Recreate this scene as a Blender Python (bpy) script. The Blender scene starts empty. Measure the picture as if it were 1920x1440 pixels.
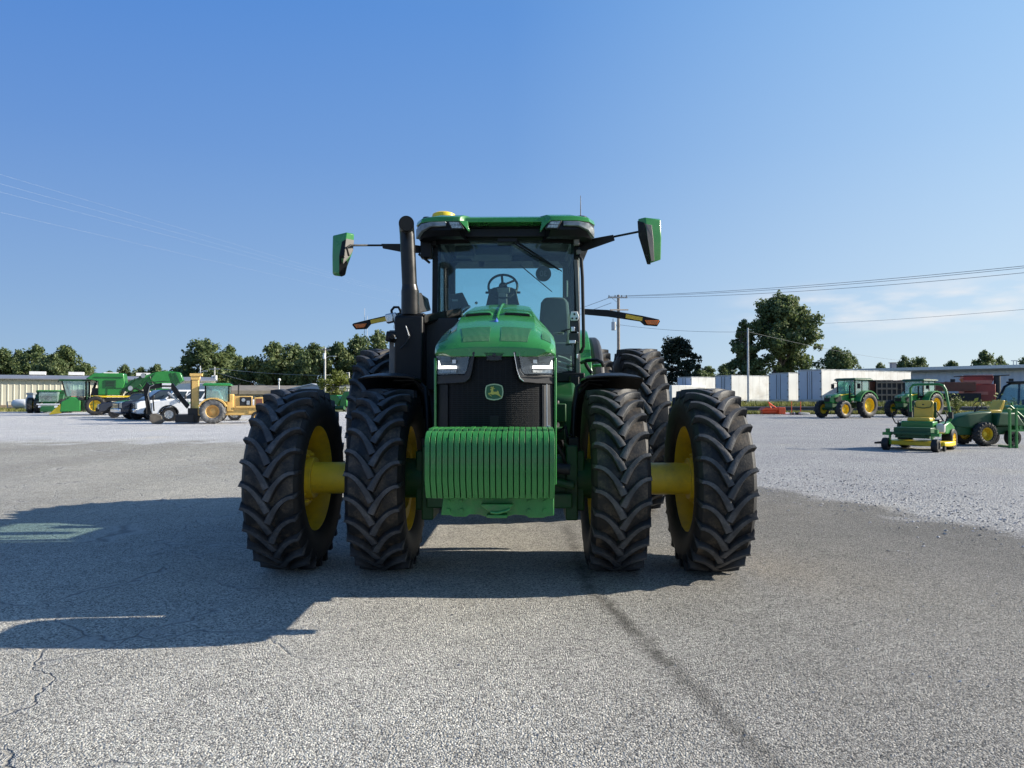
import bpy, bmesh, math, random
from mathutils import Vector, Matrix
random.seed(7)
R = math.radians
PI = math.pi
scn = bpy.context.scene
col = scn.collection

# ---------------------------------------------------------------- camera
F_PX, PXW, PXH, CAM_H, HORIZON = 1332.0, 1920, 1440, 1.45, 745.0
PITCH = math.atan((HORIZON - 720) / F_PX)
cd = bpy.data.cameras.new('camera'); cam = bpy.data.objects.new('camera', cd); col.objects.link(cam)
cd.sensor_width = 36; cd.lens = 36 * F_PX / PXW; cd.clip_start = .05; cd.clip_end = 9000
cam.location = (0, 0, CAM_H); cam.rotation_euler = (PI / 2 + PITCH, 0, 0)
scn.camera = cam

def at(px, py, D):
    "world point seen at photo pixel px, py at depth D"
    x = (px - 960) / F_PX; u = (720 - py) / F_PX
    c, s = math.cos(PITCH), math.sin(PITCH)
    y = c - u * s; z = s + u * c
    k = D / y
    return Vector((x * k, D, CAM_H + z * k))

# ---------------------------------------------------------------- light
SUN_EL, SUN_AZ = R(25.3), R(5.5)       # azimuth measured from +X towards +Y
w = bpy.data.worlds.new('World'); scn.world = w; w.use_nodes = True
nt = w.node_tree; nt.nodes.clear()
def nd(t, k, **kw):
    n = t.nodes.new(k)
    for a, b in kw.items(): setattr(n, a, b)
    return n
wo = nd(nt, 'ShaderNodeOutputWorld'); bg = nd(nt, 'ShaderNodeBackground')
sky = nd(nt, 'ShaderNodeTexSky', sky_type='NISHITA', sun_disc=False)
sky.sun_elevation = SUN_EL; sky.sun_rotation = PI / 2 - SUN_AZ
sky.altitude = 100; sky.air_density = 1.0; sky.dust_density = .35; sky.ozone_density = 3.0
bg.inputs['Strength'].default_value = .10
# thin broken cloud bank low in the sky towards the right
tc = nd(nt, 'ShaderNodeTexCoord'); sp = nd(nt, 'ShaderNodeSeparateXYZ'); nt.links.new(tc.outputs['Generated'], sp.inputs[0])
mp = nd(nt, 'ShaderNodeMapping'); mp.inputs['Scale'].default_value = (9, 9, 34); nt.links.new(tc.outputs['Generated'], mp.inputs[0])
no = nd(nt, 'ShaderNodeTexNoise'); no.inputs['Scale'].default_value = 1.6; no.inputs['Detail'].default_value = 6; nt.links.new(mp.outputs[0], no.inputs[0])
def ramp(t, src, stops):
    r = nd(t, 'ShaderNodeValToRGB'); e = r.color_ramp.elements
    while len(e) < len(stops): e.new(.5)
    for q, (p, c) in zip(e, stops):
        q.position = p; q.color = (*c, 1) if hasattr(c, '__len__') else (c, c, c, 1)
    t.links.new(src, r.inputs[0]); return r.outputs[0]
def math_(t, op, a, b=None, c=None):
    n = nd(t, 'ShaderNodeMath', operation=op)
    for i, v in enumerate((a, b, c)):
        if v is None: continue
        if isinstance(v, (int, float)): n.inputs[i].default_value = v
        else: t.links.new(v, n.inputs[i])
    return n.outputs[0]
cn = ramp(nt, no.outputs[0], [(.42, 0), (.68, 1)])
band = ramp(nt, sp.outputs[2], [(.075, 0), (.095, 1), (.125, .9), (.15, 0)])
side = ramp(nt, sp.outputs[0], [(.27, 0), (.36, 1)])
cm = math_(nt, 'MULTIPLY', math_(nt, 'MULTIPLY', cn, band), math_(nt, 'MULTIPLY', side, .6))
mx = nd(nt, 'ShaderNodeMix', data_type='RGBA'); nt.links.new(cm, mx.inputs[0])
xm = math_(nt, 'MULTIPLY_ADD', sp.outputs[0], .5, .5)
up_ = ramp(nt, xm, [(.20, (.044, .136, .375)), (.5, (.070, .175, .405)), (.78, (.180, .32, .52)), (.95, (.24, .36, .50))])
lo_ = ramp(nt, xm, [(.20, (.19, .279, .39)), (.5, (.225, .325, .44)), (.78, (.39, .46, .50)), (.95, (.44, .47, .48))])
vm = nd(nt, 'ShaderNodeMix', data_type='RGBA'); nt.links.new(ramp(nt, sp.outputs[2], [(0, 0), (.13, .36), (.315, .76), (.48, 1)]), vm.inputs[0]); nt.links.new(lo_, vm.inputs[6]); nt.links.new(up_, vm.inputs[7])
hzs = nd(nt, 'ShaderNodeVectorMath', operation='SCALE'); hzs.inputs['Scale'].default_value = 10.; nt.links.new(vm.outputs[2], hzs.inputs[0])
hs = nd(nt, 'ShaderNodeHueSaturation'); hs.inputs['Saturation'].default_value = 1.15; nt.links.new(sky.outputs[0], hs.inputs['Color'])
hz = nd(nt, 'ShaderNodeMix', data_type='RGBA'); nt.links.new(ramp(nt, sp.outputs[2], [(0, .93), (.48, .93), (.75, .2)]), hz.inputs[0])
nt.links.new(hs.outputs[0], hz.inputs[6]); nt.links.new(hzs.outputs[0], hz.inputs[7])
nt.links.new(hz.outputs[2], mx.inputs[6]); mx.inputs[7].default_value = (5.3, 5.2, 5.2, 1)
nt.links.new(mx.outputs[2], bg.inputs[0]); nt.links.new(bg.outputs[0], wo.inputs[0])

sl = bpy.data.lights.new('sun', 'SUN'); sun = bpy.data.objects.new('sun', sl); col.objects.link(sun)
sl.energy = 5.0; sl.angle = R(.53); sl.color = (1, .92, .79)
sd = Vector((math.cos(SUN_AZ) * math.cos(SUN_EL), math.sin(SUN_AZ) * math.cos(SUN_EL), math.sin(SUN_EL)))
sun.rotation_euler = sd.to_track_quat('Z', 'Y').to_euler(); sun.location = sd * 60
scn.view_settings.view_transform = 'Standard'; scn.view_settings.look = 'None'
scn.view_settings.exposure = .8; scn.view_settings.gamma = 1
scn.render.resolution_x = 1024; scn.render.resolution_y = 768
try:
    scn.cycles.transparent_max_bounces = 16; scn.cycles.max_bounces = 6
except Exception: pass

# ---------------------------------------------------------------- materials
def new_mat(name):
    m = bpy.data.materials.new(name); m.use_nodes = True
    t = m.node_tree; b = t.nodes['Principled BSDF']
    return m, t, b
def mat(name, c, rough=.5, metal=0, var=.18, vscale=5, bump=0, bscale=80, dirt=None, dscale=3, dlow=.5, dhigh=.75, coat=0, coords='Object', spec=.5):
    m, t, b = new_mat(name)
    tcn = nd(t, 'ShaderNodeTexCoord'); src = tcn.outputs[coords]
    n = nd(t, 'ShaderNodeTexNoise'); n.inputs['Scale'].default_value = vscale; n.inputs['Detail'].default_value = 5
    t.links.new(src, n.inputs[0])
    lo = tuple(x * (1 - var) for x in c); hi = tuple(min(1, x * (1 + var)) for x in c)
    o = ramp(t, n.outputs[0], [(.3, lo), (.7, hi)])
    if dirt:
        n2 = nd(t, 'ShaderNodeTexNoise'); n2.inputs['Scale'].default_value = dscale; n2.inputs['Detail'].default_value = 8; n2.inputs['Roughness'].default_value = .65
        t.links.new(src, n2.inputs[0])
        k = ramp(t, n2.outputs[0], [(dlow, 0), (dhigh, .9)])
        x = nd(t, 'ShaderNodeMix', data_type='RGBA'); t.links.new(k, x.inputs[0]); t.links.new(o, x.inputs[6]); x.inputs[7].default_value = (*dirt, 1)
        o = x.outputs[2]
    t.links.new(o, b.inputs['Base Color'])
    b.inputs['Metallic'].default_value = metal
    rr = ramp(t, n.outputs[0], [(.3, max(0, rough - .08)), (.7, min(1, rough + .08))]); t.links.new(rr, b.inputs['Roughness'])
    b.inputs['Specular IOR Level'].default_value = spec
    if coat: b.inputs['Coat Weight'].default_value = coat; b.inputs['Coat Roughness'].default_value = .08
    if bump:
        n3 = nd(t, 'ShaderNodeTexNoise'); n3.inputs['Scale'].default_value = bscale; n3.inputs['Detail'].default_value = 4; t.links.new(src, n3.inputs[0])
        bp = nd(t, 'ShaderNodeBump'); bp.inputs['Strength'].default_value = bump; bp.inputs['Distance'].default_value = .01
        t.links.new(n3.outputs[0], bp.inputs['Height']); t.links.new(bp.outputs[0], b.inputs['Normal'])
    return m
def glass(name, tint, refl=.12, rough=.02, haze=None):
    m, t, b = new_mat(name); t.nodes.remove(b)
    out = t.nodes['Material Output']
    tr = nd(t, 'ShaderNodeBsdfTransparent'); tr.inputs[0].default_value = (*tint, 1)
    gl = nd(t, 'ShaderNodeBsdfGlossy'); gl.inputs['Roughness'].default_value = rough; gl.inputs[0].default_value = (1, 1, 1, 1)
    fr = nd(t, 'ShaderNodeLayerWeight'); fr.inputs[0].default_value = .5
    f = math_(t, 'MULTIPLY_ADD', math_(t, 'POWER', fr.outputs['Facing'], 4.), .8, refl)
    mx = nd(t, 'ShaderNodeMixShader'); t.links.new(f, mx.inputs[0]); t.links.new(tr.outputs[0], mx.inputs[1]); t.links.new(gl.outputs[0], mx.inputs[2])
    res = mx.outputs[0]
    if haze:
        df = nd(t, 'ShaderNodeBsdfDiffuse'); df.inputs[0].default_value = (*haze[0], 1)
        nz = nd(t, 'ShaderNodeTexNoise'); nz.inputs['Scale'].default_value = 3
        k = ramp(t, nz.outputs[0], [(.3, haze[1] * .6), (.7, haze[1] * 1.4)])
        m2 = nd(t, 'ShaderNodeMixShader'); t.links.new(k, m2.inputs[0]); t.links.new(res, m2.inputs[1]); t.links.new(df.outputs[0], m2.inputs[2]); res = m2.outputs[0]
    t.links.new(res, out.inputs[0])
    return m
def emit(name, c, s):
    m, t, b = new_mat(name)
    b.inputs['Base Color'].default_value = (*c, 1); b.inputs['Emission Color'].default_value = (*c, 1); b.inputs['Emission Strength'].default_value = s
    return m
M = {}
M['green'] = mat('green_paint', (.034, .225, .046), .28, var=.10, dirt=(.10, .13, .07), dscale=2.5, dlow=.52, dhigh=.95, coat=.5)
M['green_dull'] = mat('green_frame_paint', (.010, .07, .018), .5, spec=.35, var=.15, dirt=(.05, .05, .035), dscale=5, dlow=.45, dhigh=.8)
M['green_weight'] = mat('green_weight_paint', (.030, .205, .042), .40, var=.16, vscale=14, dirt=(.14, .15, .08), dscale=5, dlow=.5, dhigh=.85, bump=.35, bscale=150)
M['yellow'] = mat('yellow_paint', (.86, .60, .03), .42, var=.08, dirt=(.25, .17, .05), dscale=4, dlow=.5, dhigh=.9)
M['yellow_far'] = mat('yellow_paint_bright', (.85, .60, .03), .4, var=.08)
M['black'] = mat('black_plastic', (.005, .0055, .007), .45, spec=.3, var=.2, bump=.05, bscale=200)
M['black_gloss'] = mat('black_gloss', (.006, .008, .013), .25, var=.2, coat=.15, spec=.3)
M['dark'] = mat('dark_metal', (.012, .013, .015), .6, var=.3)  # plain dark metal, tone varies at random
M['grey_panel'] = mat('grey_brown_panel', (.16, .15, .14), .55, var=.15)
M['char'] = mat('charcoal_plastic', (.02, .021, .024), .5, var=.15)
M['silver'] = mat('bright_metal', (.62, .62, .62), .28, metal=.9, var=.1)
M['white'] = mat('white_paint', (.72, .73, .74), .45, var=.06)
M['chrome'] = mat('chrome', (.8, .8, .82), .12, metal=1, var=.05)
M['exhaust'] = mat('exhaust_black_metal', (.012, .0115, .0115), .36, metal=.3, var=.3, vscale=12, dirt=(.03, .025, .021), dscale=7, dlow=.55, dhigh=.9)
M['orange'] = mat('amber_lens', (.75, .17, .02), .25, var=.2, vscale=30)
M['reflect'] = mat('yellow_reflector', (.80, .50, .03), .35, var=.05)
M['glass'] = glass('cab_glass', (.86, .955, .945), .04, haze=((.18, .30, .30), .03))
M['glass_rear'] = glass('rear_cab_glass', (.80, .95, .94), .035)
M['glass_dark'] = mat('dark_window', (.02, .028, .035), .08, var=.2, coat=.5)
M['glass_far'] = glass('far_cab_glass', (.72, .92, .90), .12, haze=((.5, .65, .63), .25))
M['lens'] = glass('lamp_lens', (.84, .89, .94), .05, haze=((.5, .58, .68), .03))
M['drl'] = emit('daytime_lamp', (1, .96, .88), 1.3)
M['fabric'] = mat('grey_fabric', (.06, .075, .07), .85, var=.15, vscale=20)
M['interior'] = mat('dark_interior', (.03, .038, .04), .7, var=.2)
M['blue'] = mat('badge_sky_reflection', (.10, .20, .60), .2, metal=.4, var=.1)  # blue is the sky's reflection on the hood badge, put into its colour
M['badge_green'] = mat('badge_green', (.02, .11, .045), .45, var=.1)
M['badge_line'] = mat('badge_pale_line', (.36, .47, .28), .45, var=.1)
M['badge_deer'] = mat('badge_yellow', (.48, .43, .08), .45, var=.1)

# rubber: dust between the lugs, dark scuffed lug faces
def rubber(name, dust, amt, base=(.016, .016, .017)):
    m, t, b = new_mat(name)
    tcn = nd(t, 'ShaderNodeTexCoord')
    n = nd(t, 'ShaderNodeTexNoise'); n.inputs['Scale'].default_value = 7; n.inputs['Detail'].default_value = 8; n.inputs['Roughness'].default_value = .7
    n2 = nd(t, 'ShaderNodeTexNoise'); n2.inputs['Scale'].default_value = 70; n2.inputs['Detail'].default_value = 4
    for q in (n, n2): t.links.new(tcn.outputs['Object'], q.inputs[0])
    k = ramp(t, n.outputs[0], [(.44, 0), (.62, amt * .75), (.78, min(1, amt * 1.5))])
    k = math_(t, 'MULTIPLY', k, ramp(t, n2.outputs[0], [(.3, .5), (.65, 1)]))
    x = nd(t, 'ShaderNodeMix', data_type='RGBA'); t.links.new(k, x.inputs[0]); x.inputs[6].default_value = (*base, 1); x.inputs[7].default_value = (*dust, 1)
    t.links.new(x.outputs[2], b.inputs['Base Color']); b.inputs['Roughness'].default_value = .62
    bp = nd(t, 'ShaderNodeBump'); bp.inputs['Strength'].default_value = .35; bp.inputs['Distance'].default_value = .006
    t.links.new(n2.outputs[0], bp.inputs['Height']); t.links.new(bp.outputs[0], b.inputs['Normal'])
    return m
M['rub_base'] = rubber('dusty_rubber_groove', (.21, .155, .10), .62, (.006, .006, .0065))
M['rub_lug'] = rubber('rubber_lug', (.12, .115, .11), .35, (.014, .014, .016))
M['rub_face'] = rubber('worn_lug_face', (.17, .168, .168), .6, (.040, .041, .045))
M['rub_side'] = rubber('rubber_sidewall', (.05, .045, .04), .2, (.006, .006, .007))
M['rub_far'] = rubber('far_rubber', (.09, .085, .08), .5)
M['rub_grey'] = rubber('worn_grey_rubber', (.30, .29, .28), 1.0, (.09, .088, .085))

# ---------------------------------------------------------------- mesh builder
class MB:
    def __init__(s): s.v, s.f, s.m = [], [], []
    def add(s, vs, fs, mi=0, X=None):
        o = len(s.v)
        s.v += [tuple(X @ Vector(p)) if X else tuple(p) for p in vs]
        s.f += [tuple(i + o for i in f) for f in fs]; s.m += [mi] * len(fs)
        return s
    def box(s, c, d, rot=None, mi=0, top=None):
        x, y, z = d[0] / 2, d[1] / 2, d[2] / 2; tx, ty = top if top else (1, 1)
        vs = [Vector(p) for p in ((-x, -y, -z), (x, -y, -z), (x, y, -z), (-x, y, -z), (-x * tx, -y * ty, z), (x * tx, -y * ty, z), (x * tx, y * ty, z), (-x * tx, y * ty, z))]
        X = Matrix.Translation(c)
        if rot: X = X @ Matrix.Rotation(rot[2], 4, 'Z') @ Matrix.Rotation(rot[1], 4, 'Y') @ Matrix.Rotation(rot[0], 4, 'X')
        return s.add(vs, [(0, 3, 2, 1), (4, 5, 6, 7), (0, 1, 5, 4), (1, 2, 6, 5), (2, 3, 7, 6), (3, 0, 4, 7)], mi, X)
    def loft(s, secs, mi=0, caps=True, closed=True):
        n = len(secs[0]); vs = [p for q in secs for p in q]; fs = []
        for a in range(len(secs) - 1):
            for i in range(n if closed else n - 1):
                j = (i + 1) % n
                fs.append((a * n + i, a * n + j, (a + 1) * n + j, (a + 1) * n + i))
        if caps and closed: fs += [tuple(range(n))[::-1], tuple(range((len(secs) - 1) * n, len(secs) * n))]
        return s.add(vs, fs, mi)
    def ring_at(s, c, d, r, n, up=None):
        d = Vector(d).normalized(); a = d.orthogonal().normalized() if up is None else (Vector(up) - d * d.dot(Vector(up))).normalized()
        b = d.cross(a)
        return [Vector(c) + a * r * math.cos(2 * PI * i / n) + b * r * math.sin(2 * PI * i / n) for i in range(n)]
    def cyl(s, p0, p1, r0, r1=None, n=16, mi=0, caps=True):
        p0, p1 = Vector(p0), Vector(p1); d = p1 - p0; r1 = r0 if r1 is None else r1; up = d.orthogonal()
        return s.loft([s.ring_at(p0, d, r0, n, up), s.ring_at(p1, d, r1, n, up)], mi, caps)
    def tube(s, pts, r, n=8, mi=0, caps=True):
        pts = [Vector(p) for p in pts]; secs = []; up = None
        rr = r if hasattr(r, '__len__') else [r] * len(pts)
        for i, p in enumerate(pts):
            a = pts[max(0, i - 1)]; b = pts[min(len(pts) - 1, i + 1)]; d = (b - a).normalized()
            if up is None: up = d.orthogonal()
            up = (up - d * up.dot(d)).normalized()
            secs.append(s.ring_at(p, d, rr[i], n, up))
        return s.loft(secs, mi, caps)
    def prism(s, poly, axis, a, b, mi=0):
        f = {'x': lambda p, t: (t, p[0], p[1]), 'y': lambda p, t: (p[0], t, p[1]), 'z': lambda p, t: (p[0], p[1], t)}[axis]
        return s.loft([[f(p, a) for p in poly], [f(p, b) for p in poly]], mi)
    def lathe(s, prof, n=32, c=(0, 0, 0), axis='x', mi=0, closed=False):
        vs, fs = [], []; c = Vector(c)
        for h, r in prof:
            for i in range(n):
                a = 2 * PI * i / n; y, z = r * math.cos(a), r * math.sin(a)
                vs.append(c + Vector({'x': (h, y, z), 'y': (y, h, z), 'z': (y, z, h)}[axis]))
        m = len(prof)
        for k in range(m if closed else m - 1):
            k2 = (k + 1) % m
            for i in range(n):
                j = (i + 1) % n; fs.append((k * n + i, k2 * n + i, k2 * n + j, k * n + j))
        return s.add(vs, fs, mi)
    def ball(s, c, r, n=12, mi=0, sc=(1, 1, 1)):
        vs, fs = [], []; k = max(4, n // 2)
        prof = [(-r * math.cos(PI * i / k), max(1e-4, r * math.sin(PI * i / k))) for i in range(k + 1)]
        o = MB().lathe(prof, n, axis='z')
        return s.add([(c[0] + p[0] * sc[0], c[1] + p[1] * sc[1], c[2] + p[2] * sc[2]) for p in o.v], o.f, mi)
    def build(s, name, mats, parent=None, bevel=0, seg=2, sharp=35, loc=None, normals=True):
        me = bpy.data.meshes.new(name); me.from_pydata([tuple(p) for p in s.v], [], s.f)
        mats = mats if isinstance(mats, (list, tuple)) else [mats]
        for q in mats: me.materials.append(M[q] if isinstance(q, str) else q)
        me.polygons.foreach_set('material_index', s.m)
        if normals:
            b = bmesh.new(); b.from_mesh(me); bmesh.ops.recalc_face_normals(b, faces=b.faces); b.to_mesh(me); b.free()
        if sharp is not None:
            me.shade_smooth(); me.set_sharp_from_angle(angle=R(sharp))
        o = bpy.data.objects.new(name, me); col.objects.link(o)
        if parent: o.parent = parent
        if loc: o.location = loc
        if bevel:
            q = o.modifiers.new('bevel', 'BEVEL'); q.width = bevel; q.segments = seg; q.limit_method = 'ANGLE'; q.angle_limit = R(40); q.harden_normals = False
        return o
def rrect(w, h, r, n=5, cx=0, cz=0):
    p = []
    for k, (sx, sz) in enumerate(((1, 1), (-1, 1), (-1, -1), (1, -1))):
        for i in range(n):
            a = PI / 2 * k + PI / 2 * i / (n - 1)
            p.append((cx + sx * (w / 2 - r) + r * math.cos(a), cz + sz * (h / 2 - r) + r * math.sin(a)))
    return p
def frame_y(mb, outer, inner, y0, y1, mi=0):
    n = len(outer)
    secs = [[(p[0], y0, p[1]) for p in outer], [(p[0], y0, p[1]) for p in inner], [(p[0], y1, p[1]) for p in inner], [(p[0], y1, p[1]) for p in outer], [(p[0], y0, p[1]) for p in outer]]
    return mb.loft(secs, mi, caps=False)
def tag(o, label=None, cat=None, group=None, kind=None):
    if label: o['label'] = label
    if cat: o['category'] = cat
    if group: o['group'] = group
    if kind: o['kind'] = kind
    return o
def empty(name, loc, rz=0, label=None, cat=None, group=None):
    o = bpy.data.objects.new(name, None); col.objects.link(o); o.location = loc; o.rotation_euler = (0, 0, rz); o.empty_display_size = .3
    return tag(o, label, cat, group)
def copy_tree(o, parent=None):
    c = o.copy(); col.objects.link(c)
    if parent: c.parent = parent
    for ch in list(o.children): copy_tree(ch, c)
    return c

# ---------------------------------------------------------------- ground
def ground_mat():
    m, t, b = new_mat('lot_surface')
    g = nd(t, 'ShaderNodeNewGeometry'); P = g.outputs['Position']; s = nd(t, 'ShaderNodeSeparateXYZ'); t.links.new(P, s.inputs[0]); X, Y = s.outputs[0], s.outputs[1]
    def noise(sc, det=4, ro=.5):
        n = nd(t, 'ShaderNodeTexNoise'); n.inputs['Scale'].default_value = sc; n.inputs['Detail'].default_value = det; n.inputs['Roughness'].default_value = ro; t.links.new(P, n.inputs[0]); return n.outputs[0]
    def voro(sc, feat='F1', vec=P):
        n = nd(t, 'ShaderNodeTexVoronoi', feature=feat); n.inputs['Scale'].default_value = sc; t.links.new(vec, n.inputs[0]); return n
    def mixc(f, a, b_, mode='MIX'):
        x = nd(t, 'ShaderNodeMix', data_type='RGBA', blend_type=mode)
        for i, v in ((0, f), (6, a), (7, b_)):
            if isinstance(v, (int, float)): x.inputs[i].default_value = v
            elif isinstance(v, tuple): x.inputs[i].default_value = (*v, 1)
            else: t.links.new(v, x.inputs[i])
        return x.outputs[2]
    mm = lambda op, a, b_=None, c=None: math_(t, op, a, b_, c)
    nb = noise(.9, 5, .6); nl = noise(.22, 4); nm = noise(3.0, 5, .6); nf = noise(30, 3)
    # boundary between the chip seal and the loose gravel
    e1 = mm('SUBTRACT', X, mm('MULTIPLY_ADD', Y, -.28, 7.35))
    e2 = mm('MULTIPLY', mm('SUBTRACT', Y, 23.), .35)
    e = mm('ADD', mm('MAXIMUM', e1, e2), mm('ADD', mm('MULTIPLY_ADD', nb, 3.4, -1.7), mm('MULTIPLY_ADD', nf, 1.6, -.8)))
    gm = ramp(t, mm('MULTIPLY_ADD', e, .5, .5), [(.36, 0), (.68, 1)])
    # chip seal
    v1 = voro(104); v2 = voro(190)
    s1 = nd(t, 'ShaderNodeSeparateColor'); t.links.new(v1.outputs['Color'], s1.inputs[0])
    s2 = nd(t, 'ShaderNodeSeparateColor'); t.links.new(v2.outputs['Color'], s2.inputs[0])
    stone = ramp(t, s1.outputs[0], [(0, (.03, .03, .034)), (.16, (.07, .07, .073)), (.30, (.22, .218, .215)), (.6, (.43, .425, .41)), (.85, (.55, .545, .53)), (1, (.78, .77, .75))])
    fine = ramp(t, s2.outputs[1], [(0, (.08, .08, .085)), (.5, (.35, .347, .34)), (1, (.56, .555, .54))])
    pav = mixc(1., mixc(.36, stone, fine), (1.34, 1.315, 1.25), 'MULTIPLY')
    pav = mixc(1., pav, ramp(t, nl, [(.35, (.84, .84, .85)), (.65, (1.08, 1.07, 1.04))]), 'MULTIPLY')
    pav = mixc(1., pav, ramp(t, nm, [(.3, (.88, .88, .88)), (.7, (1.08, 1.08, 1.08))]), 'MULTIPLY')
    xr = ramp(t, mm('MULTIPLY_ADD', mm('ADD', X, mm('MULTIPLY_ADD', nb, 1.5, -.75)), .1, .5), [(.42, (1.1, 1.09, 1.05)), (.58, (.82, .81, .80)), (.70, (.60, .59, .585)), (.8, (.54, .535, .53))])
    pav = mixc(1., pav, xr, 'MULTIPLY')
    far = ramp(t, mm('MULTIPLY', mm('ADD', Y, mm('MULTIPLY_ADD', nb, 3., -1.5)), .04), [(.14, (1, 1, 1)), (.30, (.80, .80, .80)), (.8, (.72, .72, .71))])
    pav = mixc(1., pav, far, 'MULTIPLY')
    lane = ramp(t, mm('ABSOLUTE', mm('SUBTRACT', mm('FRACT', mm('MULTIPLY_ADD', mm('ADD', X, mm('MULTIPLY', nb, .8)), .27, .1)), .5)), [(.1, .90), (.28, 1.05)])
    pav = mixc(.8, pav, lane, 'MULTIPLY')
    spots = ramp(t, noise(1.3, 6, .7), [(.66, 0), (.72, .55)])
    pav = mixc(spots, pav, (.10, .095, .09))
    # drip trail
    q = mm('MAXIMUM', mm('SUBTRACT', 5.3, Y), 0.)
    tx = mm('ADD', mm('MULTIPLY_ADD', q, .17, .61), mm('MULTIPLY_ADD', noise(2.6, 4), .16, -.08))
    dist = mm('ABSOLUTE', mm('SUBTRACT', X, tx))
    trail = ramp(t, mm('ADD', dist, mm('MULTIPLY_ADD', nf, .10, -.05)), [(.015, 1), (.09, 0)])
    trail = mm('MULTIPLY', trail, ramp(t, mm('MULTIPLY', Y, .1), [(.27, .6), (.5, .85), (.78, .6), (.84, 0)]))
    trail = mm('MULTIPLY', trail, ramp(t, nm, [(.34, .35), (.56, 1)]))
    trail = mm('MULTIPLY', trail, ramp(t, noise(9., 4, .65), [(.36, .55), (.52, 1)]))
    pav = mixc(trail, pav, (.055, .05, .043))
    # gravel
    v3 = voro(34); v4 = voro(75)
    s3 = nd(t, 'ShaderNodeSeparateColor'); t.links.new(v3.outputs['Color'], s3.inputs[0])
    s4 = nd(t, 'ShaderNodeSeparateColor'); t.links.new(v4.outputs['Color'], s4.inputs[0])
    gr = mixc(.5, ramp(t, s3.outputs[0], [(0, (.11, .113, .125)), (.5, (.28, .283, .295)), (1, (.54, .54, .545))]), ramp(t, s4.outputs[1], [(0, (.14, .145, .16)), (1, (.52, .525, .54))]))
    gr = mixc(1., gr, ramp(t, noise(.5, 5, .65), [(.3, (.88, .88, .89)), (.7, (1.12, 1.11, 1.08))]), 'MULTIPLY')
    gr = mixc(ramp(t, noise(.33, 3), [(.6, 0), (.78, .45)]), gr, (.42, .38, .30))
    gr = mixc(1., gr, ramp(t, mm('MULTIPLY_ADD', X, .02, .5), [(.25, (1.62, 1.60, 1.55)), (.52, (1.2, 1.18, 1.14)), (.62, (1.0, .99, .965)), (.8, (1.0, .99, .97))]), 'MULTIPLY')
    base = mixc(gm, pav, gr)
    # cracks with pale crumbled edges, lower left
    nv = nd(t, 'ShaderNodeVectorMath', operation='MULTIPLY_ADD'); nz = nd(t, 'ShaderNodeTexNoise'); nz.inputs['Scale'].default_value = 2.4; nz.inputs['Detail'].default_value = 6; t.links.new(P, nz.inputs[0])
    t.links.new(nz.outputs['Color'], nv.inputs[0]); nv.inputs[1].default_value = (.7, .7, 0); t.links.new(P, nv.inputs[2])
    v5 = voro(.8, 'DISTANCE_TO_EDGE', nv.outputs[0])
    cw = mm('MULTIPLY', mm('ADD', X, mm('MULTIPLY', nl, 2.)), -.3)
    ck = mm('MULTIPLY', ramp(t, v5.outputs['Distance'], [(.002, 1), (.011, 0)]), ramp(t, cw, [(.02, 0), (.3, 1)]))
    ck = mm('MULTIPLY', ck, mm('SUBTRACT', 1., gm)); ck = mm('MULTIPLY', ck, ramp(t, nb, [(.38, 0), (.48, 1)]))
    rim = mm('MULTIPLY', ramp(t, v5.outputs['Distance'], [(.012, 1), (.035, 0)]), ramp(t, cw, [(.02, 0), (.3, .6)]))
    base = mixc(mm('MULTIPLY', rim, ramp(t, nb, [(.38, 0), (.48, 1)])), base, (.5, .49, .46))
    base = mixc(mm('MULTIPLY', ck, .6), base, (.11, .105, .10))
    t.links.new(base, b.inputs['Base Color']); b.inputs['Roughness'].default_value = .8
    b.inputs['Specular IOR Level'].default_value = .35
    h = mm('ADD', mm('MULTIPLY', v1.outputs['Distance'], -1.), mm('MULTIPLY', v2.outputs['Distance'], -.5))
    h = mm('SUBTRACT', h, mm('MULTIPLY', ck, 2.))
    h2 = mm('ADD', mm('MULTIPLY', v3.outputs['Distance'], -2.), mm('MULTIPLY', v4.outputs['Distance'], -1.))
    hm = nd(t, 'ShaderNodeMix', data_type='FLOAT'); t.links.new(gm, hm.inputs[0]); t.links.new(h, hm.inputs[2]); t.links.new(h2, hm.inputs[3])
    bp = nd(t, 'ShaderNodeBump'); bp.inputs['Strength'].default_value = 1.; bp.inputs['Distance'].default_value = .012
    t.links.new(hm.outputs[0], bp.inputs['Height']); t.links.new(bp.outputs[0], b.inputs['Normal'])
    return m
M['lot'] = ground_mat()
M['earth'] = mat('grassy_earth', (.085, .10, .035), .9, var=.45, vscale=.25, dirt=(.22, .17, .09), dscale=.08, dlow=.5, dhigh=.7, coords='Object')
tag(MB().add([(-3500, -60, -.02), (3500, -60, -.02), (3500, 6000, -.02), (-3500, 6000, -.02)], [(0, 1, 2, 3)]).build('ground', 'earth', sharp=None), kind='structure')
rg = random.Random(3)
edge = []
for i in range(141):
    x = -140 + 2 * i
    yb = 71 if x < 0 else (60.5 if x > 12 else 71 - 10.5 * x / 12)
    edge.append((x, yb + rg.uniform(-.5, .5), -.008))
poly = [(-140, -40, -.008), (140, -40, -.008)] + edge[::-1]
o = MB(); o.add(poly, [tuple(range(len(poly)))]); o.v = [(x, y, 0) for x, y, z in o.v]
tag(o.build('gravel_lot', 'lot', sharp=None), kind='structure')
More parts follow.
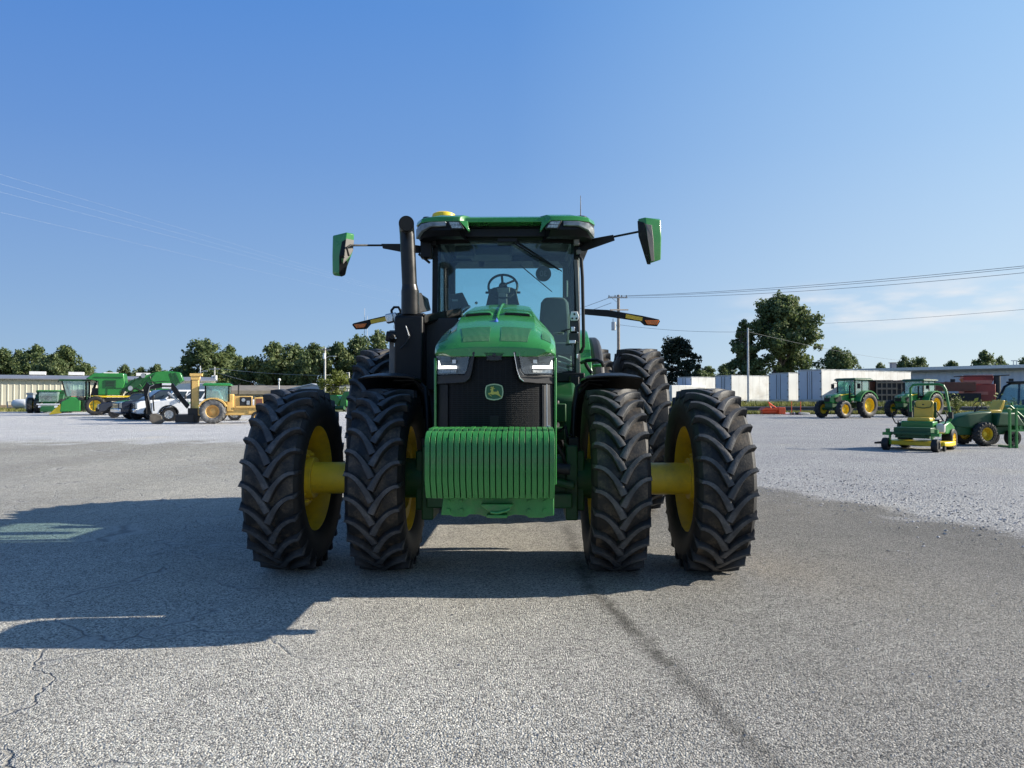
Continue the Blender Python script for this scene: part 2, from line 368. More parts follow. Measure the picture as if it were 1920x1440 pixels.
# loose stones, thickest along the ragged edge of the gravel
def stones():
    mb = MB(); r = random.Random(5)
    for i in range(5200):
        if i < 3600:
            y = r.uniform(3.5, 20); x = 7.35 - .28 * y + r.gauss(1.1, 1.1)
            if x < 2.2 and y < 10: continue
        else:
            y = r.uniform(2.4, 12); x = r.uniform(-.9, .9) * y
            if r.random() < .55 and x < 2: continue
        s = r.uniform(.006, .019) if i < 3600 else r.uniform(.004, .008)
        a, b, c = s * r.uniform(.8, 1.3), s * r.uniform(.8, 1.3), s * r.uniform(.5, .9)
        t = r.uniform(0, 6.3); ct, st = math.cos(t), math.sin(t)
        v = []
        for px, py, pz in ((1, 0, 0), (.2, 1, .1), (-1, .1, 0), (-.1, -1, .1), (.15, .1, 1), (.5, .6, .7)):
            px *= a; py *= b; v.append((x + px * ct - py * st, y + px * st + py * ct, max(.0, c * (pz + .25))))
        mb.add(v, [(0, 5, 4), (0, 1, 5), (1, 2, 5), (5, 2, 4), (2, 3, 4), (3, 0, 4)], r.choice((0, 0, 1)))
    M['st1'] = mat('pale_stone', (.42, .42, .44), .8, var=.3, vscale=30); M['st2'] = mat('dark_stone', (.2, .2, .21), .8, var=.3, vscale=30)
    return tag(mb.build('loose_gravel', ['st1', 'st2'], sharp=None, normals=False), 'loose pale stones scattered over the worn pavement edge', 'gravel', kind='stuff')
stones()
# ---------------------------------------------------------------- wheels
def tyre_mb(Rr, rr, W, n_lug, lh=.045, A=.27, nseg=64, lw=.05, steps=7, far=False):
    mb = MB(); h = Rr - rr; rc = Rr - lh
    half = [(-.40, rr - .01), (-.47, rr + .02), (-.52, rr + .28 * h), (-.535, rr + .5 * h), (-.52, rr + .68 * h), (-.485, rc - .035), (-.44, rc - .014)]
    crown = [(-.3, rc - .004), (-.15, rc), (0, rc + .001)]
    prof = half + crown; prof = prof + [(-a, b) for a, b in prof[:-1][::-1]]
    k = len(half) - 1
    pts = [(a * W, b) for a, b in prof]
    n = len(pts)
    vs, fs, ms = [], [], []
    mb.lathe(pts[:k + 1], nseg, mi=1); mb.lathe(pts[k:n - k], nseg, mi=0); mb.lathe(pts[n - k - 1:], nseg, mi=1)
    for s in (-1, 1):
        for i in range(n_lug):
            th0 = 2 * PI * (i + (.5 if s > 0 else 0)) / n_lug
            secs = []
            ts = [q / (steps - 1) for q in range(steps)] + [1.06, 1.09]
            def cl(t):
                x = s * W * (-.01 + min(t, 1) * .50)
                if t > 1: x = s * W * (.49 + (t - 1) * .45)
                a = A * (1 - (1 - min(t, 1)) ** 2.1) + max(0, t - 1) * .25
                rt = Rr - .012 * min(t, 1) ** 3 if t <= 1 else Rr - .012 - (t - 1) * 1.0
                if t > 1.07: rt = Rr - .12
                return x, a, rt
            for t in ts:
                x, a, rt = cl(t); x2, a2, _ = cl(min(t + .01, 1.09)); x1, a1, _ = cl(max(0, t - .01))
                dx, da = x2 - x1, (a2 - a1) * Rr; L = math.hypot(dx, da) or 1
                if t > 1: dx, da, L = s, 0, 1
                nx, na = -da / L, dx / L
                wt = lw * (.5 + .08 * math.cos(t * 3)) * (1.32 if t < .1 else 1.22 if t < .3 else .98); wb = wt * 1.28
                rb = rc - .006 if t < .9 else rc - .035
                if t > 1.0: rb = rt - .03
                sec = []
                for off, r_ in ((-wb, rb), (-wt, rt - .004), (-wt * .8, rt), (wt * .8, rt), (wt, rt - .004), (wb, rb)):
                    xx = x + nx * off; aa = th0 + a + na * off / Rr
                    sec.append((xx, -r_ * math.cos(aa), r_ * math.sin(aa)))
                secs.append(sec)
            n0 = len(mb.f); mb.loft(secs, 2)
            if not far:
                for z_ in range(len(secs) - 2): mb.m[n0 + z_ * 6 + 2] = 3
    return mb
def make_wheel_meshes(Rr, rr, W, n_lug, **kw):
    r = random.Random(1)
    mats = kw.pop('mats', ['rub_base', 'rub_side', 'rub_lug', 'rub_face']); kw['far'] = len(mats) < 4; paint = kw.pop('paint', 'yellow'); dish = kw.pop('dish', .10); nseg = kw.get('nseg', 64)
    ty = tyre_mb(Rr, rr, W, n_lug, **kw)
    rim = MB().lathe([(-.43 * W, rr + .028), (-.43 * W, rr + .012), (-.40 * W, rr - .012), (-.2 * W, rr - .03), (.2 * W, rr - .03), (.40 * W, rr - .012), (.43 * W, rr + .012), (.43 * W, rr + .028), (.39 * W, rr + .022), (.36 * W, rr), (.18 * W, rr - .012), (-.18 * W, rr - .012), (-.36 * W, rr), (-.39 * W, rr + .022)], nseg, closed=True)
    e = rr - .02
    disc = MB().lathe([(dish * .45, e), (dish * .5, e * .93), (dish, e * .80), (dish * 1.05, e * .62), (dish * .4, e * .58), (dish * .3, e * .40), (-dish * .2, e * .37), (-dish * .2, .001), (dish * .0, .001), (dish * .1, e * .37), (dish * .5, e * .42), (dish * .6, e * .55), (dish * 1.3, e * .60), (dish * 1.3, e * .82), (dish * .75, e * .95)], nseg)
    for q in range(10):
        a = 2 * PI * q / 10
        p = Vector((-dish * .25, .29 * e / .43 * 1.0 * math.cos(a), .29 * e / .43 * math.sin(a)))
        disc.cyl(p, p + Vector((dish * .9, 0, 0)), .014, n=6)
    return ty, mats, rim, disc, paint
def wheel(meshes, parent, loc, flip=1, spin=0, name='wheel', cache={}):
    ty, mats, rim, disc, paint = meshes
    key = (id(ty), flip)
    if key not in cache:
        d = MB(); d.add([(flip * x, y, z) for x, y, z in disc.v], disc.f)
        w_ = d.build(name, paint); rm = rim.build('rim', paint, w_)
        if (id(ty), 't') in cache:
            tt = cache[(id(ty), 't')].copy(); col.objects.link(tt); tt.parent = w_
        else:
            tt = ty.build('tyre', mats, w_, sharp=40); cache[(id(ty), 't')] = tt
        cache[key] = w_
    else: w_ = copy_tree(cache[key])
    w_.parent = parent; w_.location = loc; w_.rotation_euler = (spin, 0, 0)
    return w_

# ---------------------------------------------------------------- big row crop tractor
T_LOC = Vector((-.099, 6.13, 0)); T_RZ = R(-1.22)
TR = empty('tractor', T_LOC, T_RZ, 'large green row crop tractor with dual wheels, facing forward in the middle of the lot', 'tractor')
TI = (Matrix.Translation(T_LOC) @ Matrix.Rotation(T_RZ, 4, 'Z')).inverted()
def tl(px, py, y): return TI @ at(px, py, 6.13 + y)
def B(name, mb, m, bevel=0, parent=TR, **kw): return mb.build(name, m, parent, bevel, **kw)
FW = make_wheel_meshes(.772, .455, .43, 26, lh=.048, A=.28, lw=.038, nseg=72, dish=.11)
RW = make_wheel_meshes(1.055, .66, .51, 27, lh=.058, A=.25, lw=.046, nseg=72, dish=.12)
for i, (x, fl) in enumerate(((-1.755, -1), (-.955, 1), (.955, -1), (1.755, 1))):
    wheel(FW, TR, (x, 0, .755), fl, (0, .13, .05, .2)[i])
for i, (x, fl) in enumerate(((-1.68, -1), (-1.03, 1), (1.03, -1), (1.68, 1))):
    wheel(RW, TR, (x, 3.3, 1.04), fl, (.07, .2, .1, .02)[i])
for s in (-1, 1):
    o = MB().cyl((s * 1.1, 0, .755), (s * 1.70, 0, .755), .135, n=40).cyl((s * 1.60, 0, .755), (s * 1.665, 0, .755), .175, n=40).cyl((s * 1.665, 0, .755), (s * 1.72, 0, .755), .24, n=40)
    for q in range(10):
        a = 2 * PI * q / 10; p = Vector((s * 1.655, .205 * math.cos(a), .755 + .205 * math.sin(a))); o.cyl(p - Vector((s * .02, 0, 0)), p + Vector((s * .03, 0, 0)), .014, n=6)
    B('hub_spool', o, 'yellow', .004)
    # front axle beam, knuckle and final drive
    o = MB().prism([(-.17, .52), (.17, .52), (.20, .70), (.17, .95), (-.17, .95), (-.20, .70)], 'x', s * .18, s * .58)
    o.box((s * .60, -.02, .74), (.10, .40, .62)).box((s * .66, 0, .75), (.10, .30, .50)).cyl((s * .58, 0, .755), (s * .90, 0, .755), .17, n=24)
    o.box((s * .42, -.24, .60), (.36, .10, .12)).cyl((s * .30, -.25, .80), (s * .62, -.27, .72), .035, n=10)
    B('front_axle', o, 'green_dull', .012)
    B('steering_cylinder', MB().cyl((s * .34, -.28, .88), (s * .58, -.30, .86), .045, n=12), 'dark')
    B('brake_hose', MB().tube([(s * .36, .3, 1.15), (s * .48, .12, 1.12), (s * .56, .05, 1.2), (s * .6, 0, 1.02)], .014), 'dark')
    o = MB().tube([(s * .36, -.22, 1.05), (s * .46, -.3, 1.08), (s * .52, -.28, .98), (s * .56, -.2, .85)], .016)
    B('steering_hose', o, 'dark')
    # rear axle
    B('rear_axle', MB().cyl((s * .30, 3.3, 1.04), (s * 2.05, 3.3, 1.04), .06, n=20).cyl((s * .3, 3.3, 1.04), (s * .78, 3.3, 1.04), .2, .15, n=24).cyl((s * 1.25, 3.3, 1.04), (s * 1.42, 3.3, 1.04), .15, n=24), 'green_dull')
    # front fender: dished lid over the inner wheel, following the tyre backwards
    prof = []
    secs = []
    xs = [(-.27, -.045), (-.265, -.02), (-.20, .012), (-.08, .036), (.08, .036), (.20, .012), (.265, -.02), (.27, -.045), (.20, -.02), (.08, .0), (-.08, .0), (-.20, -.02)]
    for k in range(15):
        a = R(98 - k * 8.0); rr_ = .875; tp = (.35, .85)[k] if k < 2 else 1
        secs.append([(s * .965 + dx * (.9 if k == 0 else 1), math.cos(a) * (rr_ + dz * tp), .755 + math.sin(a) * (rr_ + dz * tp)) for dx, dz in xs])
    B('front_fender', MB().loft(secs), 'black')
    o = MB().tube([(s * .62, -.06, 1.08), (s * .63, -.03, 1.35), (s * .66, .06, 1.53), (s * .76, .12, 1.60), (s * .95, .14, 1.60)], .023).tube([(s * .62, .18, 1.08), (s * .66, .2, 1.45), (s * .76, .24, 1.58), (s * .9, .3, 1.56)], .023)
    o.box((s * .62, .02, 1.05), (.09, .34, .12)).box((s * .60, -.08, 1.0), (.08, .1, .05))
    for yy in (-.12, -.04): o.cyl((s * .60, yy, 1.12), (s * .60, yy, 1.14), .014, n=6)
    B('fender_bracket', o, 'black', .006)
# chassis
o = MB().box((0, .5, .82), (.50, 2.6, .28)).box((0, 2.6, .88), (.62, 1.9, .62)).box((-.30, -.4, 1.02), (.09, 1.6, .26)).box((.30, -.4, 1.02), (.09, 1.6, .26)).cyl((0, -.3, .62), (0, .4, .62), .16, n=20)
B('chassis', o, 'green_dull', .015)
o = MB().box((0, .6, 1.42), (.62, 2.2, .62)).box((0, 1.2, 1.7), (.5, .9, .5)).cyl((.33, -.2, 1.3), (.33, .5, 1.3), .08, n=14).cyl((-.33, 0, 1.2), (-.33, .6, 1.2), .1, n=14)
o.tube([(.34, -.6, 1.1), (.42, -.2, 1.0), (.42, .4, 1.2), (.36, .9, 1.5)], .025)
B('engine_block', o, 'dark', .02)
# ---- hood
HS = [  # y, (x,z) half section from the centre out
 (-1.185, [(0, 1.800), (.12, 1.799), (.22, 1.796), (.30, 1.790), (.345, 1.784), (.36, 1.775), (.362, 1.768), (.362, 1.764)]),
 (-1.165, [(0, 1.835), (.12, 1.833), (.24, 1.826), (.33, 1.812), (.385, 1.797), (.402, 1.780), (.404, 1.768), (.404, 1.760)]),
 (-1.11, [(0, 1.885), (.12, 1.884), (.26, 1.873), (.35, 1.850), (.40, 1.826), (.421, 1.80), (.424, 1.775), (.424, 1.755)]),
 (-1.00, [(0, 1.945), (.13, 1.943), (.28, 1.930), (.36, 1.892), (.405, 1.862), (.432, 1.825), (.435, 1.785), (.435, 1.75)]),
 (-.85, [(0, 2.010), (.13, 2.008), (.29, 1.995), (.355, 1.938), (.402, 1.905), (.437, 1.86), (.444, 1.80), (.444, 1.74)]),
 (-.60, [(0, 2.090), (.13, 2.088), (.285, 2.075), (.345, 2.003), (.392, 1.970), (.435, 1.92), (.448, 1.84), (.450, 1.74)]),
 (-.20, [(0, 2.185), (.13, 2.183), (.275, 2.168), (.335, 2.085), (.382, 2.040), (.430, 1.98), (.450, 1.88), (.455, 1.74)]),
 (.40, [(0, 2.300), (.12, 2.298), (.255, 2.282), (.315, 2.185), (.365, 2.120), (.420, 2.04), (.450, 1.92), (.458, 1.74)]),
 (1.00, [(0, 2.385), (.11, 2.383), (.225, 2.367), (.29, 2.265), (.345, 2.185), (.410, 2.09), (.450, 1.94), (.460, 1.74)]),
 (1.35, [(0, 2.420), (.11, 2.418), (.20, 2.402), (.27, 2.300), (.33, 2.205), (.400, 2.10), (.450, 1.95), (.460, 1.74)])]
def hood_pt(y, x, off=0):
    y = max(HS[0][0], min(HS[-1][0], y))
    for a in range(len(HS) - 1):
        if HS[a][0] <= y <= HS[a + 1][0]: break
    t = (y - HS[a][0]) / (HS[a + 1][0] - HS[a][0])
    ps = [((1 - t) * p[0] + t * q[0], (1 - t) * p[1] + t * q[1]) for p, q in zip(HS[a][1], HS[a + 1][1])]
    ax = abs(x)
    for p, q in zip(ps, ps[1:]):
        if p[0] <= ax <= q[0]:
            u = (ax - p[0]) / max(1e-6, q[0] - p[0]); return Vector((x, y, p[1] + u * (q[1] - p[1]) + off))
    return Vector((x, y, ps[-1][1] + off))
secs = []
for y, h in HS:
    full = [(x, y, z) for x, z in h[::-1]] + [(-x, y, z) for x, z in h[1:]]
    full += [(-.30, y, 1.735), (.30, y, 1.735)]
    secs.append(full)
hood = B('hood', MB().loft(secs), 'green', sharp=22)
bv = hood.modifiers.new('bevel', 'BEVEL'); bv.width = .008; bv.segments = 3; bv.limit_method = 'ANGLE'; bv.angle_limit = R(24)
def patch(x0, x1, y0, y1, off, nx=8, ny=8, slant=0, taper=0):
    vs = []; 
    for lay in (off, -.01):
        for j in range(ny):
            for i in range(nx):
                u, v = i / (nx - 1), j / (ny - 1); y = y0 + (y1 - y0) * v
                a, b = x0 + slant * (1 - v), x1 + taper * (1 - v); x = a + (b - a) * u
                vs.append(hood_pt(y, x, lay))
    N = nx * ny; fs = []
    for j in range(ny - 1):
        for i in range(nx - 1):
            q = (j * nx + i, j * nx + i + 1, (j + 1) * nx + i + 1, (j + 1) * nx + i); fs += [q, tuple(N + k for k in q[::-1])]
    loop = [i for i in range(nx)] + [j * nx + nx - 1 for j in range(1, ny)] + [(ny - 1) * nx + i for i in range(nx - 2, -1, -1)] + [j * nx for j in range(ny - 2, 0, -1)]
    for a, b in zip(loop, loop[1:] + loop[:1]): fs.append((a, b, N + b, N + a))
    return MB().add(vs, fs)
mm_, t_, b_ = new_mat('green_intake_mesh')
tc_ = nd(t_, 'ShaderNodeTexCoord'); wv = nd(t_, 'ShaderNodeTexWave', bands_direction='X'); wv.inputs['Scale'].default_value = 38; t_.links.new(tc_.outputs['Object'], wv.inputs[0])
wv2 = nd(t_, 'ShaderNodeTexWave', bands_direction='Y'); wv2.inputs['Scale'].default_value = 38; t_.links.new(tc_.outputs['Object'], wv2.inputs[0])
hh = math_(t_, 'MULTIPLY', wv.outputs['Fac'], wv2.outputs['Fac'])
t_.links.new(ramp(t_, hh, [(.02, (.010, .10, .032)), (.4, (.018, .19, .055))]), b_.inputs['Base Color']); b_.inputs['Roughness'].default_value = .45
bp_ = nd(t_, 'ShaderNodeBump'); bp_.inputs['Distance'].default_value = .004; t_.links.new(hh, bp_.inputs['Height']); t_.links.new(bp_.outputs[0], b_.inputs['Normal'])
M['intake'] = mm_
for s in (-1, 1):
    a, b = (.045, .262) if s > 0 else (-.250, -.035)
    B('intake_mesh', patch(a, b, -1.155, -.965, .004, slant=(0 if s > 0 else .03), taper=(-.03 if s > 0 else 0)), 'intake', parent=hood)
    B('intake_mesh', patch(min(s * .335, s * .400), max(s * .335, s * .400), -1.10, -.88, .004), 'intake', parent=hood)
    # scoop with a raised lip and a dark slot
    sc = MB()
    secs = []
    for i in range(9):
        x = s * (.04 + .225 * i / 8); p = hood_pt(-.58, x); q = hood_pt(-.34, x, -.02); k = .028 if 0 < i < 8 else .006
        secs.append([p + Vector((0, 0, -.01)), p + Vector((0, -.004, k - .006)), p + Vector((0, .006, k)), hood_pt(-.49, x, k * .8), q])
    B('scoop', sc.loft(secs), 'green', .003, parent=hood)
    sl_ = MB(); secs = []
    for i in range(8):
        x = s * (.055 + .195 * i / 7); p = hood_pt(-.585, x); secs.append([p + Vector((0, -.008, -.012)), p + Vector((0, -.012, .017)), p + Vector((0, 0, .019)), p + Vector((0, 0, -.012))])
    B('scoop_slot', sl_.loft(secs), 'black', parent=hood)
B('hood_rib', MB().tube([hood_pt(1.30 - .17 * i, 0, .004) for i in range(13)], .011, 8), 'green', parent=hood)
p = hood_pt(-.80, 0, .004); B('hood_badge', MB().loft([[p + Vector((-.004, .06, .01)), p + Vector((.004, .06, .01)), p + Vector((0, .06, .012))], [p + Vector((-.013, 0, 0)), p + Vector((.013, 0, 0)), p + Vector((0, 0, .022))], [p + Vector((-.016, -.03, -.012)), p + Vector((.016, -.03, -.012)), p + Vector((0, -.03, .006))], [p + Vector((-.006, -.05, -.02)), p + Vector((.006, -.05, -.02)), p + Vector((0, -.05, -.012))]]), 'blue', parent=hood)
# side panels, green edge behind black mesh
for s in (-1, 1):
    B('side_panel', MB().prism([(-1.02, 1.735), (1.35, 1.735), (1.35, 1.25), (.5, 1.05), (-.75, .82), (-1.0, .82)], 'x', s * .424, s * .442), 'green', .006)
    B('side_grille', MB().prism([(-.7, 1.66), (1.1, 1.66), (1.0, 1.32), (-.7, 1.15)], 'x', s * .4425, s * .449), 'black')
# ---- grille: curved black mesh panel
mm_, t_, b_ = new_mat('black_grille_mesh')
tc_ = nd(t_, 'ShaderNodeTexCoord'); s_ = nd(t_, 'ShaderNodeSeparateXYZ'); t_.links.new(tc_.outputs['Object'], s_.inputs[0])
fz = math_(t_, 'FRACT', math_(t_, 'MULTIPLY', s_.outputs[2], 72.)); fx = math_(t_, 'FRACT', math_(t_, 'MULTIPLY', s_.outputs[0], 26.))
hz_ = math_(t_, 'MULTIPLY', math_(t_, 'GREATER_THAN', fz, .45), math_(t_, 'GREATER_THAN', fx, .12))
t_.links.new(ramp(t_, hz_, [(0, (.010, .012, .015)), (1, (.002, .002, .003))]), b_.inputs['Base Color']); b_.inputs['Roughness'].default_value = .5
bp_ = nd(t_, 'ShaderNodeBump', invert=True); bp_.inputs['Distance'].default_value = .006; t_.links.new(hz_, bp_.inputs['Height']); t_.links.new(bp_.outputs[0], b_.inputs['Normal'])
b_.inputs['Specular IOR Level'].default_value = .18; M['grille'] = mm_
def gy(x): return -1.155 + .55 * abs(x) ** 2.6 * 3
gx = [-.424, -.41, -.38, -.33, -.25, -.12, 0, .12, .25, .33, .38, .41, .424]
B('grille', MB().loft([[(x, gy(x), z) for x in gx] + [(x, gy(x) + .04, z) for x in gx[::-1]] for z in (.86, 1.3, 1.62, 1.765)]), 'grille')
for s in (-1, 1):
    o = MB().loft([[(s * x, gy(x) - .012, z) for x in (.335, .38, .41, .428)] + [(s * x, gy(x) + .02, z) for x in (.428, .41, .38, .335)] for z in (.87, 1.3, 1.545)])
    B('grille_surround', o, 'black' if s < 0 else 'char', .004)
B('grille_post', MB().loft([[(x, -1.160, z) for x in (-.03, .03)] + [(x, -1.12, z) for x in (.03, -.03)] for z in (.9, 1.2, 1.32)]), 'black')
B('grille_cable', MB().tube([(.37, gy(.37) - .03, 1.545), (.372, gy(.37) - .03, 1.25), (.35, gy(.35) - .03, 1.17)], .0035), 'silver')
B('latch_pin', MB().cyl((.385, gy(.38) - .05, 1.24), (.385, gy(.38), 1.24), .012, n=8), 'silver')
B('grille_latch', MB().box((.40, gy(.4) - .03, 1.15), (.012, .02, .06)), 'silver')
B('grille_clip', MB().box((-.36, gy(.36) - .02, 1.14), (.008, .01, .13)), 'silver')
B('grille_screw', MB().cyl((.04, -1.175, 1.12), (.04, -1.15, 1.12), .009, n=8), 'silver')
# camera and sensor pod between the headlights
B('front_camera', MB().prism([(-.08, 1.765), (.08, 1.765), (.035, 1.705), (-.035, 1.705)], 'y', -1.185, -1.13).cyl((-.045, -1.20, 1.715), (-.045, -1.15, 1.715), .009, n=8).cyl((.045, -1.20, 1.715), (.045, -1.15, 1.715), .009, n=8).cyl((0, -1.195, 1.745), (0, -1.15, 1.745), .013, n=10), 'char', .004)
# ---- headlights
M['light_face0'] = mat('lamp_reflector_face', (.30, .32, .33), .3, metal=.4, var=.4, vscale=60)
for s in (-1, 1):
    P2 = [(.155, 1.765), (.408, 1.765), (.418, 1.62), (.20, 1.615), (.18, 1.64)]
    def hy(x): return gy(x) - .02 + (.0 if x < .3 else (x - .3) * .15)
    def hl(poly, d0, d1):
        pts = []
        for (ax, az), (bx, bz) in zip(poly, poly[1:] + poly[:1]):
            for k in range(5): u = k / 5; pts.append((ax + (bx - ax) * u, az + (bz - az) * u))
        return MB().loft([[(s * x, hy(x) + d0, z) for x, z in pts], [(s * x, hy(x) + d1, z) for x, z in pts]])
    bz = [(.135, 1.768), (.155, 1.768), (.185, 1.638), (.205, 1.608), (.428, 1.608), (.430, 1.545), (.205, 1.555), (.172, 1.58), (.155, 1.64)]
    h_ = B('headlight', hl([(.158, 1.766), (.424, 1.766), (.426, 1.612), (.204, 1.612), (.186, 1.64)], -.004, .03), 'black_gloss')
    B('bezel', hl(bz, -.022, .02), 'char', .003, parent=h_)
    if s > 0: B('trim', MB().tube([(.138, hy(.138) - .026, 1.762), (.160, hy(.16) - .026, 1.64), (.178, hy(.178) - .026, 1.585), (.205, hy(.2) - .026, 1.562)], .0028), 'chrome', parent=h_)
    B('light_bar', hl([(.268, 1.672), (.392, 1.676), (.404, 1.715), (.411, 1.718), (.413, 1.655), (.268, 1.652)], -.020, -.006), 'drl', parent=h_)
    B('lower_bar', hl([(.268, 1.645), (.410, 1.647), (.412, 1.624), (.270, 1.624)], -.014, -.006), 'light_face0', parent=h_)
    B('reflector', hl([(.272, 1.715), (.30, 1.715), (.30, 1.69), (.272, 1.69)], -.014, -.006), 'silver', parent=h_)
    B('reflector', hl([(.31, 1.742), (.385, 1.742), (.385, 1.70), (.31, 1.70)], -.010, -.005), 'glass_dark', parent=h_)
    B('lens', hl([(.170, 1.762), (.425, 1.764), (.427, 1.614), (.208, 1.614), (.192, 1.64)], -.030, -.026), 'lens', parent=h_)
# ---- emblem
def ez(u, v): return Vector((.0 + (u - 720) / 1440 * 50 * .00376, 0, 1.487 - (v - 765) / 1440 * 50 * .00376))
out = [(300, 420), (500, 345), (720, 318), (940, 345), (1140, 420), (1190, 560), (1212, 760), (1190, 940), (1130, 1100), (940, 1180), (720, 1212), (500, 1185), (310, 1110), (245, 940), (228, 760), (245, 560)]
inn = [(335, 470), (510, 405), (720, 380), (930, 405), (1100, 470), (1130, 580), (1150, 760), (1130, 930), (1080, 1060), (930, 1115), (720, 1145), (510, 1120), (350, 1060), (300, 930), (290, 760), (305, 580)]
ey = -1.17
em = B('emblem', MB().prism([(ez(*p).x, ez(*p).z) for p in out], 'y', ey, ey + .02), 'badge_green')
B('emblem_border', frame_y(MB(), [(ez(*p).x, ez(*p).z) for p in out], [(ez(*p).x, ez(*p).z) for p in inn], ey - .006, ey - .0005), 'badge_line', parent=em)
deer = [(500, 622), (560, 600), (600, 560), (560, 555), (470, 540), (545, 520), (530, 480), (585, 515), (575, 450), (630, 515), (660, 500), (640, 440), (690, 480), (685, 540), (650, 570), (760, 565), (740, 600), (670, 605), (665, 690), (690, 750), (860, 750), (900, 680), (950, 740), (985, 860), (1020, 930), (1110, 1010), (1100, 1040), (960, 960), (850, 905), (760, 885), (620, 910), (520, 875), (440, 870), (600, 985), (560, 1000), (385, 860), (420, 815), (530, 800), (560, 690), (510, 650)]
B('emblem_deer', MB().prism([(ez(*p).x, ez(*p).z) for p in deer], 'y', ey - .004, ey - .001), 'badge_deer', parent=em, sharp=None)
# ---- front weights on their bracket
wk = B('weight_bracket', MB().prism([(-.30, .84), (.40, .84), (.40, .70), (.36, .695), (.33, .685), (.24, .685), (.22, .70), (.15, .705), (.09, .69), (-.03, .69), (-.08, .705), (-.14, .705), (-.16, .69), (-.24, .69), (-.26, .70), (-.32, .70)], 'y', -1.60, -1.52).box((.04, -1.1, .84), (.5, .9, .2)).box((.04, -1.63, .705), (.13, .1, .02)).prism([(-.06, .78), (.14, .78), (.14, .77), (.09, .73), (-.01, .73), (-.06, .77)], 'y', -1.66, -1.60), 'green_weight', .005)
B('hitch_pin', MB().tube([(.0, -1.665, .73), (.04, -1.67, .725), (.10, -1.67, .74), (.12, -1.66, .75)], .009), 'green', parent=wk)
for x in (-.27, -.19, .24, .34):
    B('bolt', MB().cyl((x, -1.615, .73), (x, -1.60, .73), .014, n=6), 'green_weight', parent=wk)
    B('bolt', MB().cyl((x, -1.615, .79), (x, -1.60, .79), .010, n=6), 'green_weight', parent=wk)
wprof = [(-1.765, .935), (-1.765, 1.175), (-1.745, 1.205), (-1.70, 1.232), (-1.655, 1.238), (-1.64, 1.225), (-1.60, 1.225), (-1.585, 1.25), (-1.34, 1.252), (-1.26, 1.22), (-1.22, 1.10), (-1.24, .90), (-1.50, .83), (-1.65, .815), (-1.705, .825)]
w0 = None
for i in range(22):
    x = -.402 + .0366 * i
    if w0 is None:
        m_ = MB().loft([[(-.0165, y, z) for y, z in wprof], [(-.0165 + .004, y, z) for y, z in wprof], [(.0135, y, z) for y, z in wprof]])
        m_.box((-.0168, -1.60, 1.08), (.002, .12, .10))
        w0 = B('weight', m_, 'green_weight', .0055, seg=2); w0.location = (x + .018, 0, 0)
    else:
        c = w0.copy(); col.objects.link(c); c.location = (x + .018, random.uniform(-.003, .003), random.uniform(-.002, .002))
for o_ in [o for o in col.objects if o.name.startswith('weight') and not o.name.startswith('weight_')]: o_.parent = TR
# ---- cab
y0, y1 = 1.45, 2.80
cf = MB()
for s in (-1, 1):
    cf.loft([[(s * a, yy + b, z) for a, b in ((.70, 0), (.79, 0), (.80, .08), (.73, .08))] for yy, z in ((y0 - .02, 1.62), (y0 + .0, 2.3), (y0 + .05, 3.12))])
    cf.box((s * .77, 2.15, 1.70), (.06, 1.4, .12)).box((s * .78, y1 - .05, 2.42), (.07, .10, 1.5)).box((s * .775, 2.12, 3.12), (.07, 1.4, .1))
cf.box((0, y0 + .02, 1.66), (1.5, .1, .14)).box((0, y0 + .06, 3.13), (1.5, .06, .06)).box((0, 2.12, 3.24), (1.56, 1.42, .03)).box((0, 2.12, 1.62), (1.5, 1.4, .06))
B('cab_frame', cf, 'black', .012)
o = MB(); frame_y(o, rrect(1.56, 1.60, .03, 6, 0, 2.42), rrect(1.36, .97, .10, 6, -.0, 2.675), y1 - .02, y1 + .06)
B('rear_frame', o, 'interior')
o = MB()
for x in (-.34, .34): o.box((x, y1 - .05, 3.13), (.07, .04, .09))
B('rear_hinge', o, 'interior', .012)
B('windshield', MB().loft([[(x, y0 - .015 - .05 * (1 - (x / .73) ** 2) + (.05 if z > 2.9 else 0), z) for x in (-.73, -.5, -.25, 0, .25, .5, .73)] + [(x, y0 - .009 - .05 * (1 - (x / .73) ** 2) + (.05 if z > 2.9 else 0), z) for x in (.73, .5, .25, 0, -.25, -.5, -.73)] for z in (1.70, 2.4, 3.10)]), 'glass')
B('rear_window', MB().box((0, y1 + .03, 2.675), (1.37, .006, .98)), 'glass_rear')
for s in (-1, 1): B('side_window', MB().box((s * .785, 2.1, 2.42), (.006, 1.3, 1.36)), 'glass')
B('side_window_seal', MB().box((-.735, 1.62, 2.28), (.03, .05, .56)), mat('pale_door_seal', (.38, .44, .32), .7, var=.1), .004)
B('door_pull', MB().box((.715, 2.5, 2.77), (.018, .03, .20)), mat('pale_grab', (.45, .5, .42), .6, var=.1), .004)
M['strip'] = mat('strip_light_face', (.22, .24, .25), .2, metal=.2, var=.5, vscale=14)
